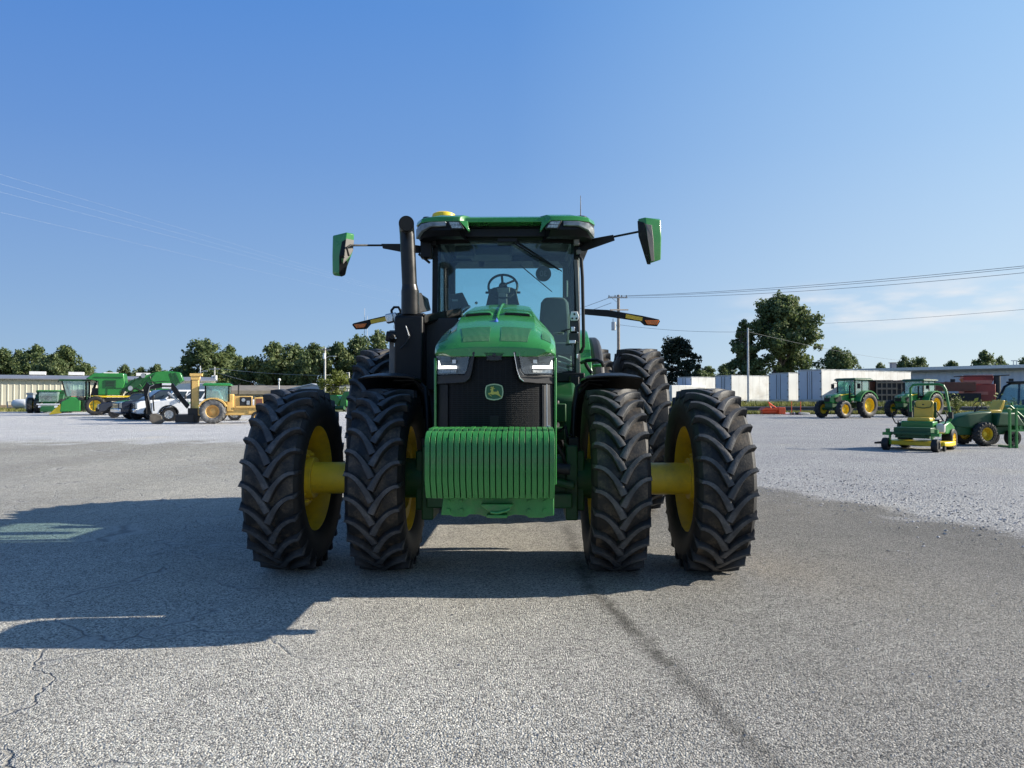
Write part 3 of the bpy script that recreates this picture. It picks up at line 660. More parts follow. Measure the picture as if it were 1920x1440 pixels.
# roof
def plan(wf, wd, yb, fr, r=.16, mid=.42, notch=.0):
    return [(-wd, yb), (-wd, fr + r), (-wd + r * .35, fr + r * .3), (-wd + r, fr), (-mid - .05, fr), (-mid, fr + notch), (mid, fr + notch), (mid + .05, fr), (wd - r, fr), (wd - r * .35, fr + r * .3), (wd, fr + r), (wd, yb)]
rf = B('roof', MB().loft([[(x, y, 3.262) for x, y in plan(0, .945, 2.95, 1.14, .2, .42, .05)], [(x * .985, y + .02, 3.315) for x, y in plan(0, .945, 2.92, 1.14, .2, .42, .05)], [(x * .90, y + .08, 3.345) for x, y in plan(0, .945, 2.84, 1.14, .2, .42, .05)]]), 'green', .008)
pl = plan(0, .94, 2.94, 1.13, .2, .42, .22)
def lv(k, dy, z): return [(x * k, min(y + dy, 2.94), z) for x, y in pl]
inner_ = [(max(-.70, min(.70, x * .78)), 2.76 if y > 2.5 else 1.50) for x, y in pl]
rb_secs = [[(x, y, 3.16) for x, y in inner_], lv(.90, .12, 3.10), lv(.97, .04, 3.115), lv(1, 0, 3.17), lv(.99, .01, 3.260), [(x, y, 3.260) for x, y in inner_]]
B('roof_band', MB().loft(rb_secs + [rb_secs[0]], caps=False), 'black', parent=rf)
for s in (-1, 1):
    B('roof_corner', MB().loft([[(s * .38, 1.13, 3.262), (s * .47, 1.10, 3.262), (s * .47, 1.2, 3.262), (s * .38, 1.22, 3.262)], [(s * .375, 1.12, 3.21), (s * .41, 1.10, 3.20), (s * .41, 1.2, 3.20), (s * .375, 1.22, 3.21)], [(s * .36, 1.12, 3.165), (s * .375, 1.105, 3.155), (s * .375, 1.2, 3.155), (s * .36, 1.2, 3.165)]]), 'green', .003, parent=rf)
    wl = B('work_light', MB().prism([(s * .46, 3.245), (s * .585, 3.25), (s * .54, 3.165), (s * .41, 3.17)][::s], 'y', 1.085, 1.14), 'char', .005, parent=rf)
    B('strip_light', MB().loft([[(s * .60, 1.105, 3.252), (s * .60, 1.105, 3.205), (s * .60, 1.15, 3.205), (s * .60, 1.15, 3.252)], [(s * .76, 1.10, 3.248), (s * .76, 1.10, 3.20), (s * .76, 1.15, 3.20), (s * .76, 1.15, 3.248)], [(s * .86, 1.135, 3.235), (s * .86, 1.135, 3.16), (s * .84, 1.18, 3.16), (s * .84, 1.18, 3.235)], [(s * .93, 1.23, 3.20), (s * .93, 1.23, 3.10), (s * .90, 1.26, 3.10), (s * .90, 1.26, 3.20)]]), 'strip', .006, parent=rf)
o = bpy.data.objects
M['light_face'] = mat('work_light_face', (.34, .38, .38), .25, metal=.3, var=.35, vscale=40)
for s in (-1, 1):
    for k in range(2):
        z0, z1 = (3.238, 3.212) if k == 0 else (3.205, 3.178)
        xs0 = (.47 - k * .022, .568 - k * .018)
        B('lamp_face', MB().prism([(s * xs0[0], z0), (s * xs0[1], z0 + .003), (s * (xs0[1] - .013), z1), (s * (xs0[0] - .014), z1)][::s], 'y', 1.078, 1.084), 'light_face', parent=rf)
B('receiver_dome', MB().lathe([(3.335, .001), (3.335, .125), (3.38, .135), (3.425, .12), (3.44, .09), (3.443, .001)], 28, (-.67, 1.5, 0), 'z'), 'yellow_far')
B('roof_knob', MB().cyl((-.84, 1.42, 3.33), (-.84, 1.42, 3.375), .045, n=14), 'black', .006)
B('antenna_base', MB().cyl((.79, 1.45, 3.33), (.79, 1.45, 3.375), .085, n=18), 'black', .006)
B('antenna', MB().cyl((.80, 1.42, 3.37), (.80, 1.42, 3.60), .0055, .003, n=6), 'black')
# visor and wipers
B('sun_visor', MB().box((0, 1.37, 3.19), (.9, .06, .10)).box((.02, 1.40, 3.13), (.22, .06, .08)), 'black', .012)
o = MB().tube([tl(950, 443, 1.40), tl(975, 458, 1.375), tl(1010, 480, 1.375), tl(1054, 509, 1.39)], [.014, .012, .009, .005]).tube([tl(952, 449, 1.39), tl(1010, 484, 1.37), tl(1048, 506, 1.385)], .007)
B('front_wiper', o, 'black')
B('rear_wiper', MB().tube([tl(964, 488, 2.86), tl(976, 498, 2.86), tl(1035, 547, 2.86)], [.008, .007, .006]), 'black')
# round speed sticker with mirrored figures on the rear glass
c_ = tl(1019, 513, 2.80); c_.y = 2.822
st = B('speed_sticker', MB().cyl(c_, c_ + Vector((0, .004, 0)), .098, n=36), mat('grey_sticker', (.045, .075, .08), .6, var=.05))
def text_mesh(name, s, size, m, parent, loc, rot=(PI / 2, 0, 0), mirror=False, ext=.001):
    cu = bpy.data.curves.new(name, 'FONT'); cu.body = s; cu.size = size; cu.align_x = 'CENTER'; cu.align_y = 'CENTER'; cu.extrude = ext
    ob = bpy.data.objects.new(name, cu); col.objects.link(ob)
    dg = bpy.context.evaluated_depsgraph_get(); me = bpy.data.meshes.new_from_object(ob.evaluated_get(dg)); bpy.data.objects.remove(ob)
    me.materials.clear(); me.materials.append(M[m] if isinstance(m, str) else m)
    o = bpy.data.objects.new(name, me); col.objects.link(o); o.parent = parent; o.location = loc; o.rotation_euler = rot
    if mirror: me.transform(Matrix.Scale(-1, 4, (1, 0, 0)))
    return o
text_mesh('sticker_figures', '30', .10, mat('sticker_figure_pale', (.13, .18, .185), .7, var=.05), st, c_ + Vector((0, -.002, 0)), mirror=True)
# ---- inside the cab
sw = Vector((tl(943, 537, 1.95))); tilt = R(62)
def sp_(a, r=.165): return sw + Vector((r * math.cos(a), r * math.sin(a) * math.cos(tilt), r * math.sin(a) * math.sin(tilt)))
o = MB(); ringp = [sp_(2 * PI * i / 32) for i in range(33)]
o.tube(ringp, .014, 8, caps=False).tube([sw, sp_(R(96))], .014).tube([sw, sp_(R(-20))], .012).tube([sw, sp_(R(200))], .012).ball(sw, .05, 12)
B('steering_wheel', o, 'interior')
o = MB().loft([[(sw.x + a, sw.y + b, z) for a, b in ((-w_, -.06), (w_, -.06), (w_, .08), (-w_, .08))] for w_, z in ((.23, 2.28), (.20, 2.45), (.15, sw.z - .05), (.10, sw.z - .02))])
o.cyl((sw.x - .20, sw.y, sw.z - .07), (sw.x + .20, sw.y, sw.z - .07), .014, n=8)
B('steering_console', o, 'interior', .012)
B('console_front', MB().box((sw.x, sw.y - .075, 2.50), (.10, .02, .26)).box((sw.x + .01, sw.y - .07, 2.66), (.14, .03, .06)), mat('grey_console', (.20, .22, .20), .6, var=.1), .006)
B('console_trim', MB().tube([(sw.x - .02, sw.y - .09, sw.z - .01), (sw.x + .14, sw.y - .06, sw.z + .06)], .012), mat('brown_lever', (.10, .06, .05), .5))
def quad(pts, th=.03): 
    a = [Vector(p) for p in pts]; return MB().loft([a, [p + Vector((0, th, 0)) for p in a]])
sc_ = B('display', quad([tl(842, 552, 2.15), tl(867, 548, 2.15), tl(881, 576, 2.15), tl(868, 587, 2.15), tl(842, 580, 2.15)], .05), 'interior', .01)
B('display_buttons', quad([tl(847, 561, 2.14), tl(858, 561, 2.14), tl(859, 565, 2.14), tl(848, 565, 2.14)], .01), mat('grey_icons', (.22, .26, .27), .5), parent=sc_)
B('armrest', MB().tube([tl(842, 585, 2.2), tl(853, 594, 2.15), tl(866, 589, 2.1)], [.06, .05, .03]).tube([tl(838, 540, 2.5), tl(839, 600, 2.5)], .02), 'interior')
B('joystick', MB().tube([tl(862, 588, 2.05), tl(872, 578, 2.05), tl(882, 574, 2.05)], .014).ball(tl(893, 568, 2.0), .018, 8), 'silver')
se = MB(); c0 = tl(1040, 600, 2.35)
se.loft([[(c0.x + a * w_, c0.y + b, z) for a, b in ((-1, 0), (-.9, -.05), (0, -.07), (.9, -.05), (1, 0), (.9, .08), (-.9, .08))] for w_, z in ((.16, 1.95), (.185, 2.15), (.18, 2.40), (.165, 2.58), (.12, 2.64))])
se.box((c0.x, c0.y - .25, 2.0), (.40, .5, .14))
B('seat', se, 'fabric', .02)
B('seat_base', MB().box((c0.x, c0.y - .1, 1.80), (.36, .4, .26)).box((c0.x + .02, c0.y - .46, 2.17), (.13, .02, .03)), mat('olive_seat_base', (.12, .12, .08), .7), .01)
o = MB()
for k in range(3): o.tube([tl(1046, 668 + k * 10, 1.6), tl(1060, 672 + k * 10, 1.62), tl(1078, 682 + k * 7, 1.6)], .012)
B('floor_ducts', o, mat('pale_duct', (.32, .35, .30), .6))
B('headliner_box', MB().box((-.2, 2.3, 3.16), (.5, .4, .1)).box((-.48, 2.0, 3.12), (.22, .2, .12)), 'interior', .02)
# ---- mirrors
# photo right mirror, seen mostly from its green side
mr = MB(); P_ = lambda px, py, y: tl(px, py, y)
top, bot = [(1196, 411), (1209, 406), (1239, 411), (1237, 424)], [(1215, 495), (1216, 496), (1239, 489), (1238, 470)]
m1 = MB().loft([[P_(1196, 411, 1.05), P_(1209, 407, .98), P_(1239, 412, 1.02), P_(1237, 410, 1.24), P_(1206, 408, 1.24)],
                [P_(1198, 443, 1.05), P_(1214, 446, .96), P_(1240, 446, 1.0), P_(1238, 446, 1.24), P_(1206, 446, 1.24)],
                [P_(1213, 494, 1.05), P_(1219, 494, 1.0), P_(1239, 487, 1.04), P_(1238, 487, 1.2), P_(1218, 494, 1.2)]])
m_r = B('mirror', m1, 'green', .01)
B('mirror_trim', MB().loft([[P_(1211, 420, .97), P_(1222, 422, .965), P_(1222, 422, 1.0), P_(1211, 420, 1.0)], [P_(1214, 446, .94), P_(1225, 448, .955), P_(1225, 448, 1.0), P_(1214, 446, 1.0)], [P_(1221, 490, .985), P_(1227, 489, 1.0), P_(1227, 489, 1.05), P_(1221, 490, 1.05)]]), 'grey_panel', .003, parent=m_r)
B('mirror_shell', MB().loft([[P_(1195, 414, 1.03), P_(1209, 418, .965), P_(1211, 419, 1.06), P_(1197, 414, 1.1)], [P_(1197, 443, 1.03), P_(1213.5, 447, .945), P_(1214, 447, 1.06), P_(1199, 443, 1.1)], [P_(1213, 495, 1.04), P_(1220, 495, .985), P_(1220, 496, 1.06), P_(1214, 496, 1.1)]]), 'black', .004, parent=m_r)
B('mirror_arm', MB().loft([[P_(1078, 459, 1.5), P_(1078, 470, 1.5), P_(1078, 470, 1.6), P_(1078, 459, 1.6)], [P_(1095, 450, 1.45), P_(1096, 471, 1.45), P_(1096, 471, 1.56), P_(1095, 450, 1.56)], [P_(1150, 440, 1.3), P_(1153, 451, 1.3), P_(1153, 451, 1.36), P_(1150, 440, 1.36)]]).tube([P_(1150, 444, 1.33), P_(1200, 434, 1.15)], .012), 'black', .006)
m2 = MB().loft([[P_(624, 442, 1.05), P_(650, 435, .98), P_(664, 439, 1.05), P_(662, 437, 1.25), P_(626, 441, 1.25)],
                [P_(623, 480, 1.05), P_(643, 480, .96), P_(662, 470, 1.05), P_(660, 470, 1.25), P_(626, 480, 1.25)],
                [P_(623, 512, 1.05), P_(636, 513, 1.0), P_(651, 500, 1.07), P_(650, 500, 1.22), P_(626, 512, 1.22)],
                [P_(627, 517, 1.06), P_(640, 519, 1.03), P_(648, 515, 1.08), P_(646, 515, 1.2), P_(630, 517, 1.2)]])
m_l = B('mirror', m2, 'green', .01)
B('mirror_shell', MB().loft([[P_(641, 453, .975), P_(650, 448, .965), P_(650, 448, 1.03), P_(641, 453, 1.03)], [P_(636, 480, .955), P_(646, 478, .945), P_(646, 478, 1.03), P_(636, 480, 1.03)], [P_(636, 514, .98), P_(652, 494, 1.02), P_(652, 494, 1.09), P_(636, 514, 1.04)], [P_(640, 519, 1.01), P_(647, 516, 1.04), P_(647, 516, 1.09), P_(640, 519, 1.06)]]), 'black', .004, parent=m_l)
B('mirror_trim', quad([P_(649, 447, .955), P_(663, 450, 1.02), P_(661, 470, 1.02), P_(655, 480, .99), P_(643, 494, .945)], .02), 'grey_panel', .002, parent=m_l)
B('mirror_arm', MB().loft([[P_(800, 462, 1.5), P_(800, 475, 1.5), P_(800, 475, 1.6), P_(800, 462, 1.6)], [P_(760, 457, 1.42), P_(760, 474, 1.42), P_(760, 474, 1.5), P_(760, 457, 1.5)], [P_(715, 457, 1.3), P_(718, 466, 1.3), P_(718, 466, 1.36), P_(715, 457, 1.36)]]).tube([P_(716, 460, 1.33), P_(657, 460, .95), P_(650, 464, .92), P_(654, 480, .95)], .011).tube([P_(785, 476, 1.5), P_(806, 493, 1.5)], .014), 'black', .006)
B('mirror_bracket', MB().box(P_(800, 466, 1.48), (.12, .12, .22)).box(P_(793, 456, 1.45), (.05, .06, .1)), 'black', .012)
# ---- exhaust and the black treatment tower
ex = MB().tube([P_(769, 590, .75), P_(769, 545, .75)], .086, 24)
ex.tube([P_(769, 548, .75), P_(768, 535, .75)], [.086, .074], 24)
ex.tube([P_(768, 538, .75), P_(765, 470, .75), P_(763.5, 440, .75), P_(762.5, 428, .73), P_(762, 421, .66), P_(762, 419, .56)], .0725, 24, caps=False)
ex.tube([P_(762, 419, .56), P_(762, 421, .66), P_(762.5, 428, .73), P_(763.5, 445, .75)], .068, 24, caps=True)
B('exhaust_stack', ex, 'exhaust')
B('exhaust_shield', MB().loft([[P_(786, 549, .9), P_(790, 549, .9), P_(790, 549, 1.0), P_(786, 549, 1.0)], [P_(786, 586, .85), P_(807, 580, 1.1), P_(807, 580, 1.15), P_(786, 586, 1.0)]]).loft([[P_(785, 548, .85), P_(803, 560, 1.1), P_(803, 560, 1.15), P_(785, 548, .95)], [P_(785, 588, .85), P_(808, 582, 1.1), P_(808, 582, 1.15), P_(785, 588, .95)]]), 'char', .004)
tw = MB().box((-.905, .82, 1.92), (.275, .36, .63)).box((-.88, .85, 1.63), (.2, .3, .2))
B('exhaust_tower', tw, 'black', .022, seg=3)
B('tower_side', MB().box((-1.075, .86, 1.82), (.06, .30, .56)), 'grey_panel', .008)
B('tower_top', MB().loft([[(-1.02, .66, 2.236), (-.76, .66, 2.236), (-.76, 1.0, 2.236), (-1.02, 1.0, 2.236)], [(-.98, .70, 2.262), (-.76, .68, 2.262), (-.74, 1.0, 2.262), (-.98, 1.0, 2.262)]]), 'exhaust', .01)
B('tower_cover', MB().loft([[(-.765, .70, 2.16), (-.765, .70, 2.25), (-.765, 1.0, 2.25), (-.765, 1.0, 2.16)], [(-.46, 1.25, 2.31), (-.46, 1.25, 2.385), (-.46, 1.4, 2.385), (-.46, 1.4, 2.31)]]), 'exhaust', .01)
B('tower_panel', quad([P_(784, 618, .90), P_(820, 604, 1.15), P_(820, 621, 1.15), P_(784, 634, .90)], .02), 'grey_panel', .003)
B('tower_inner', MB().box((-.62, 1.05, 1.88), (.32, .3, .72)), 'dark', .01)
B('grab_loop', MB().tube([P_(735, 590, .9), P_(734, 582, .9), P_(739, 576, .9), P_(747, 576, .9), P_(751, 583, .9), P_(751, 592, .9)], .013), 'black')
B('side_light', MB().box(P_(731, 597, .75), (.075, .07, .09), (0, R(-12), 0)).box(P_(741, 596, .8), (.05, .06, .10), (0, R(-15), 0)), 'silver', .012)
B('side_camera', MB().box(P_(735, 632, .7), (.11, .08, .10), (0, R(8), 0)).cyl(P_(735, 632, .62), P_(735, 632, .7), .035, n=12), 'black', .014)
B('side_bracket', MB().tube([P_(742, 605, .78), P_(745, 618, .78), P_(741, 640, .78), P_(746, 652, .8)], .018).tube([P_(761, 612, .6), P_(768, 630, .6), P_(760, 645, .6), P_(750, 654, .6)], .008), 'dark')
B('bracket_bolts', MB().box(P_(742, 613, .72), (.04, .02, .03)).box(P_(743, 647, .72), (.04, .02, .035)).box(P_(742, 634, .62), (.012, .02, .012)).tube([P_(761, 611, .59), P_(767, 630, .59)], .004), 'silver')
# ---- turn signal arms
B('signal_arm', MB().loft([[P_(1096, 579, 2.5), P_(1096, 590, 2.5), P_(1096, 590, 2.56), P_(1096, 579, 2.56)], [P_(1140, 581, 2.5), P_(1140, 594, 2.5), P_(1140, 594, 2.56), P_(1140, 581, 2.56)], [P_(1204, 592, 2.5), P_(1200, 603, 2.5), P_(1200, 603, 2.56), P_(1204, 592, 2.56)], [P_(1236, 599, 2.5), P_(1208, 610, 2.5), P_(1208, 610, 2.56), P_(1236, 599, 2.56)], [P_(1238, 602, 2.5), P_(1232, 612, 2.5), P_(1232, 612, 2.56), P_(1238, 602, 2.56)]]), 'black', .006)
B('reflector_strip', quad([P_(1174, 589, 2.48), P_(1205, 595, 2.48), P_(1204, 602, 2.48), P_(1173, 596, 2.48)], .02), 'reflect')
B('signal_lamp', quad([P_(1209, 600, 2.48), P_(1236, 601, 2.48), P_(1232, 609, 2.48), P_(1213, 608, 2.48)], .03), 'orange', .004)
B('signal_arm', MB().loft([[P_(770, 581, 2.5), P_(770, 592, 2.5), P_(770, 592, 2.56), P_(770, 581, 2.56)], [P_(692, 599, 2.5), P_(696, 608, 2.5), P_(696, 608, 2.56), P_(692, 599, 2.56)], [P_(663, 606, 2.5), P_(688, 617, 2.5), P_(688, 617, 2.56), P_(663, 606, 2.56)], [P_(660, 609, 2.5), P_(667, 618, 2.5), P_(667, 618, 2.56), P_(660, 609, 2.56)]]), 'black', .006)
B('reflector_strip', quad([P_(694, 600, 2.48), P_(724, 594, 2.48), P_(724, 602, 2.48), P_(696, 607, 2.48)], .02), 'reflect')
B('signal_lamp', quad([P_(663, 608, 2.48), P_(687, 606, 2.48), P_(683, 614, 2.48), P_(668, 615, 2.48)], .03), 'orange', .004)
# ---- right-hand side of the photo: handrail, post, lamp bracket, fenders, tank, steps
B('handrail', MB().tube([P_(1079, 482, 1.45), P_(1086, 480, 1.4), P_(1090, 486, 1.38), P_(1092, 520, 1.38), P_(1094, 620, 1.38), P_(1094, 650, 1.38), P_(1090, 659, 1.4), P_(1078, 664, 1.45)], .018, 10), 'black')
B('door_post', MB().loft([[P_(1076, 487, 1.43), P_(1084, 487, 1.43), P_(1084, 487, 1.5), P_(1076, 487, 1.5)], [P_(1081, 580, 1.40), P_(1087, 580, 1.40), P_(1087, 580, 1.48), P_(1081, 580, 1.48)], [P_(1080, 704, 1.40), P_(1088, 704, 1.40), P_(1088, 704, 1.48), P_(1080, 704, 1.48)]]), 'grey_panel', .005)
lb = B('lamp_bracket', quad([P_(1071, 584, 1.33), P_(1083, 584, 1.33), P_(1086, 595, 1.33), P_(1083, 601, 1.33), P_(1070, 601, 1.33), P_(1069, 594, 1.33)], .02), 'white', .004)
for px, py in ((1077, 589), (1073, 597), (1081, 597)): B('bolt', MB().cyl(P_(px, py, 1.32), P_(px, py, 1.33), .011, n=8), 'dark', parent=lb)
B('pillar_bracket', MB().box(P_(1077, 612, 1.38), (.09, .06, .12)).box(P_(1076, 633, 1.36), (.10, .07, .09)).tube([P_(1078, 615, 1.33), P_(1064, 618, 1.3), P_(1052, 621, 1.3)], .008), 'char', .008)
B('pillar_fitting', MB().box(P_(1074, 617, 1.31), (.04, .03, .05)).box(P_(1073, 641, 1.31), (.07, .03, .035)).box(P_(1083, 630, 1.37), (.015, .03, .14)).box(P_(1082, 668, 1.37), (.02, .03, .05)), 'silver', .004)
B('roof_bracket', MB().box(P_(1081, 450, 1.3), (.055, .06, .11)).box(P_(1085, 473, 1.42), (.05, .04, .05)), 'grey_panel', .006)
for s in (-1, 1):
    prof = []
    for k in range(13):
        a = R(150 - k * 11); prof.append((3.3 - math.cos(R(180) - a) * 1.0 * 1.25 if False else 3.3 + 1.22 * math.cos(a + 0), 1.04 + 1.30 * math.sin(a)))
    outer = prof + [(prof[-1][0], 1.5), (prof[0][0], 1.45)]
    B('rear_fender', MB().prism(outer, 'x', s * .72, s * 1.0), 'green', .03, seg=3)
    prof2 = [(3.3 + 1.20 * math.cos(R(150 - k * 11)), 1.04 + 1.20 * math.sin(R(150 - k * 11))) for k in range(13)] + [(4.0, 1.5), (2.35, 1.45)]
    B('fender_extension', MB().prism(prof2, 'x', s * 1.003, s * 1.16), 'char', .05, seg=3)
B('fuel_tank', MB().prism([(.95, .70), (2.4, .70), (2.4, 1.55), (1.15, 1.60), (.95, 1.45)], 'x', .34, .72), 'green_dull', .04, seg=3)
B('tool_box', MB().prism([(1.0, .80), (2.3, .80), (2.3, 1.55), (1.0, 1.55)], 'x', -.78, -.34), 'dark', .03)
B('step_plate', MB().box((.66, 1.55, 1.66), (.36, .3, .10)), 'black', .012)
B('step_frame', MB().box((.72, 1.3, 1.50), (.10, .1, .35)).tube([(.52, .9, 1.42), (.52, .9, 1.15), (.58, .95, .95)], .03), 'black', .012)
B('valve_block', MB().box((.50, .95, 1.30), (.22, .3, .18)).box((.52, .8, 1.1), (.14, .2, .12)), 'green_dull', .012)
B('side_grab_rail', MB().tube([P_(1090, 680, 1.0), P_(1099, 676, .9), P_(1120, 675, .85), P_(1128, 679, .85), P_(1131, 686, .9)], .018).tube([P_(1097, 680, .9), P_(1101, 688, .9), P_(1110, 701, .9)], .018), 'black')
B('filler_cap', MB().lathe([(0, .001), (0, .06), (.02, .065), (.03, .05), (.032, .001)], 18, P_(1122, 688, 1.2), 'z'), 'green')
B('belly_parts', MB().cyl((.36, -.9, .78), (.36, -.5, .80), .05, n=14).box((.40, -.75, .92), (.10, .04, .04)).box((.43, -.76, .88), (.03, .04, .06)), 'silver', .004)
o = MB()
r = random.Random(4)
for k in range(9):
    x = r.choice((-1, 1)) * r.uniform(.33, .55); y = r.uniform(.2, 1.2)
    o.tube([(x, y, r.uniform(.9, 1.1)), (x * 1.1, y + .1, r.uniform(1.1, 1.3)), (x, y + .35, r.uniform(1.2, 1.5)), (x * .8, y + .6, 1.5)], r.uniform(.012, .022))
B('hoses', o, 'dark')
# ================================================================ background
def gpt(px, D, z=0):
    p = at(px, 745, D); return Vector((p.x, D, z))
def new(name, loc, rz, label, cat, group=None): return empty(name, loc, rz, label, cat, group)
M['wall_cream'] = mat('cream_metal', (.62, .58, .46), .6, var=.06, vscale=.6, dirt=(.42, .36, .26), dscale=.5, dlow=.55, dhigh=.9)
M['wall_pale'] = mat('pale_metal', (.55, .58, .63), .5, var=.05, vscale=.5)
M['roof_grey'] = mat('grey_roof_metal', (.20, .21, .24), .5, var=.15, vscale=.5)
M['roof_tan'] = mat('tan_roof', (.22, .19, .15), .7, var=.2, vscale=1)
M['brick'] = mat('tan_brick_base', (.25, .19, .13), .8, var=.25, vscale=4)
M['trim_white'] = mat('white_trim', (.75, .75, .74), .5, var=.05)
M['wood'] = mat('weathered_pole_wood', (.26, .225, .19), .85, var=.25, vscale=2)
M['galv'] = mat('galvanised_steel', (.40, .42, .44), .4, metal=.5, var=.2, vscale=2)
M['wire'] = mat('power_cable', (.10, .11, .12), .5, var=.1)
M['wire_light'] = mat('pale_cable', (.42, .46, .52), .4, var=.1)
M['rust'] = mat('rusty_red_steel', (.20, .075, .05), .8, var=.35, vscale=2, dirt=(.10, .06, .045), dscale=2, dlow=.45, dhigh=.7)
M['red'] = mat('faded_red_paint', (.35, .06, .045), .5, var=.2, vscale=1)
M['redorange'] = mat('orange_red_paint', (.75, .10, .03), .45, var=.12)
M['machine_yellow'] = mat('construction_yellow', (.74, .47, .15), .5, var=.12, vscale=2, dirt=(.35, .2, .06), dscale=2, dlow=.55, dhigh=.8)
M['navy'] = mat('navy_car_paint', (.010, .014, .030), .2, var=.1, coat=1)
M['white_car'] = mat('white_car_paint', (.75, .76, .77), .25, var=.03, coat=1)
M['far_green'] = mat('far_green_paint', (.018, .19, .032), .4, var=.12, vscale=1, coat=.3)
M['far_green_dark'] = mat('far_green_dark', (.010, .07, .022), .5, var=.2, vscale=2)
M['trailer_white'] = mat('trailer_side_white', (.70, .70, .67), .5, var=.08, vscale=.5, dirt=(.46, .42, .36), dscale=.7, dlow=.48, dhigh=.8)
M['trailer_door'] = mat('trailer_door_paint', (.58, .61, .68), .45, var=.07, vscale=.8)
M['old_wood'] = mat('old_crate_wood', (.24, .19, .14), .85, var=.25, vscale=3)
M['concrete'] = mat('pale_concrete', (.48, .47, .44), .85, var=.12, vscale=2)
M['lit_window'] = mat('tinted_window_far', (.03, .04, .05), .12, var=.2)
M['seat_yellow'] = mat('yellow_vinyl', (.68, .45, .06), .5, var=.08)
def seams(m, axis, freq, w_, c):
    t = m.node_tree; b = t.nodes['Principled BSDF']; l = b.inputs['Base Color'].links[0]; src = l.from_socket
    tc = nd(t, 'ShaderNodeTexCoord'); s = nd(t, 'ShaderNodeSeparateXYZ'); t.links.new(tc.outputs['Object'], s.inputs[0])
    k = math_(t, 'LESS_THAN', math_(t, 'FRACT', math_(t, 'MULTIPLY', s.outputs[axis], freq)), w_)
    x = nd(t, 'ShaderNodeMix', data_type='RGBA'); t.links.new(k, x.inputs[0]); t.links.new(src, x.inputs[6]); x.inputs[7].default_value = (*c, 1); t.links.new(x.outputs[2], b.inputs['Base Color'])
seams(M['trailer_white'], 1, .82, .04, (.48, .47, .44))
# ---------------- trees
def leaf_mat(name, c1, c2, c3):
    m, t, b = new_mat(name)
    g = nd(t, 'ShaderNodeNewGeometry'); tcn = nd(t, 'ShaderNodeTexCoord')
    n = nd(t, 'ShaderNodeTexNoise'); n.inputs['Scale'].default_value = .45; n.inputs['Detail'].default_value = 4; t.links.new(tcn.outputs['Object'], n.inputs[0])
    o = ramp(t, math_(t, 'ADD', math_(t, 'MULTIPLY', n.outputs[0], .75), math_(t, 'MULTIPLY', g.outputs['Random Per Island'], .28)), [(.3, c1), (.5, c2), (.75, c3)])
    t.links.new(o, b.inputs['Base Color']); b.inputs['Roughness'].default_value = .6
    tl_ = nd(t, 'ShaderNodeBsdfTranslucent'); t.links.new(o, tl_.inputs[0])
    mx = nd(t, 'ShaderNodeMixShader'); mx.inputs[0].default_value = .38
    t.links.new(b.outputs[0], mx.inputs[1]); t.links.new(tl_.outputs[0], mx.inputs[2]); t.links.new(mx.outputs[0], t.nodes['Material Output'].inputs[0])
    return m
M['leaf'] = leaf_mat('oak_leaves', (.05, .085, .03), (.11, .155, .055), (.22, .25, .10))
M['leaf_dark'] = leaf_mat('pine_needles', (.012, .022, .014), (.02, .034, .018), (.035, .05, .024))
M['leaf_yel'] = leaf_mat('yellow_green_leaves', (.08, .11, .02), (.15, .18, .035), (.23, .25, .05))
M['bark'] = mat('bark', (.10, .08, .06), .9, var=.3, vscale=2)
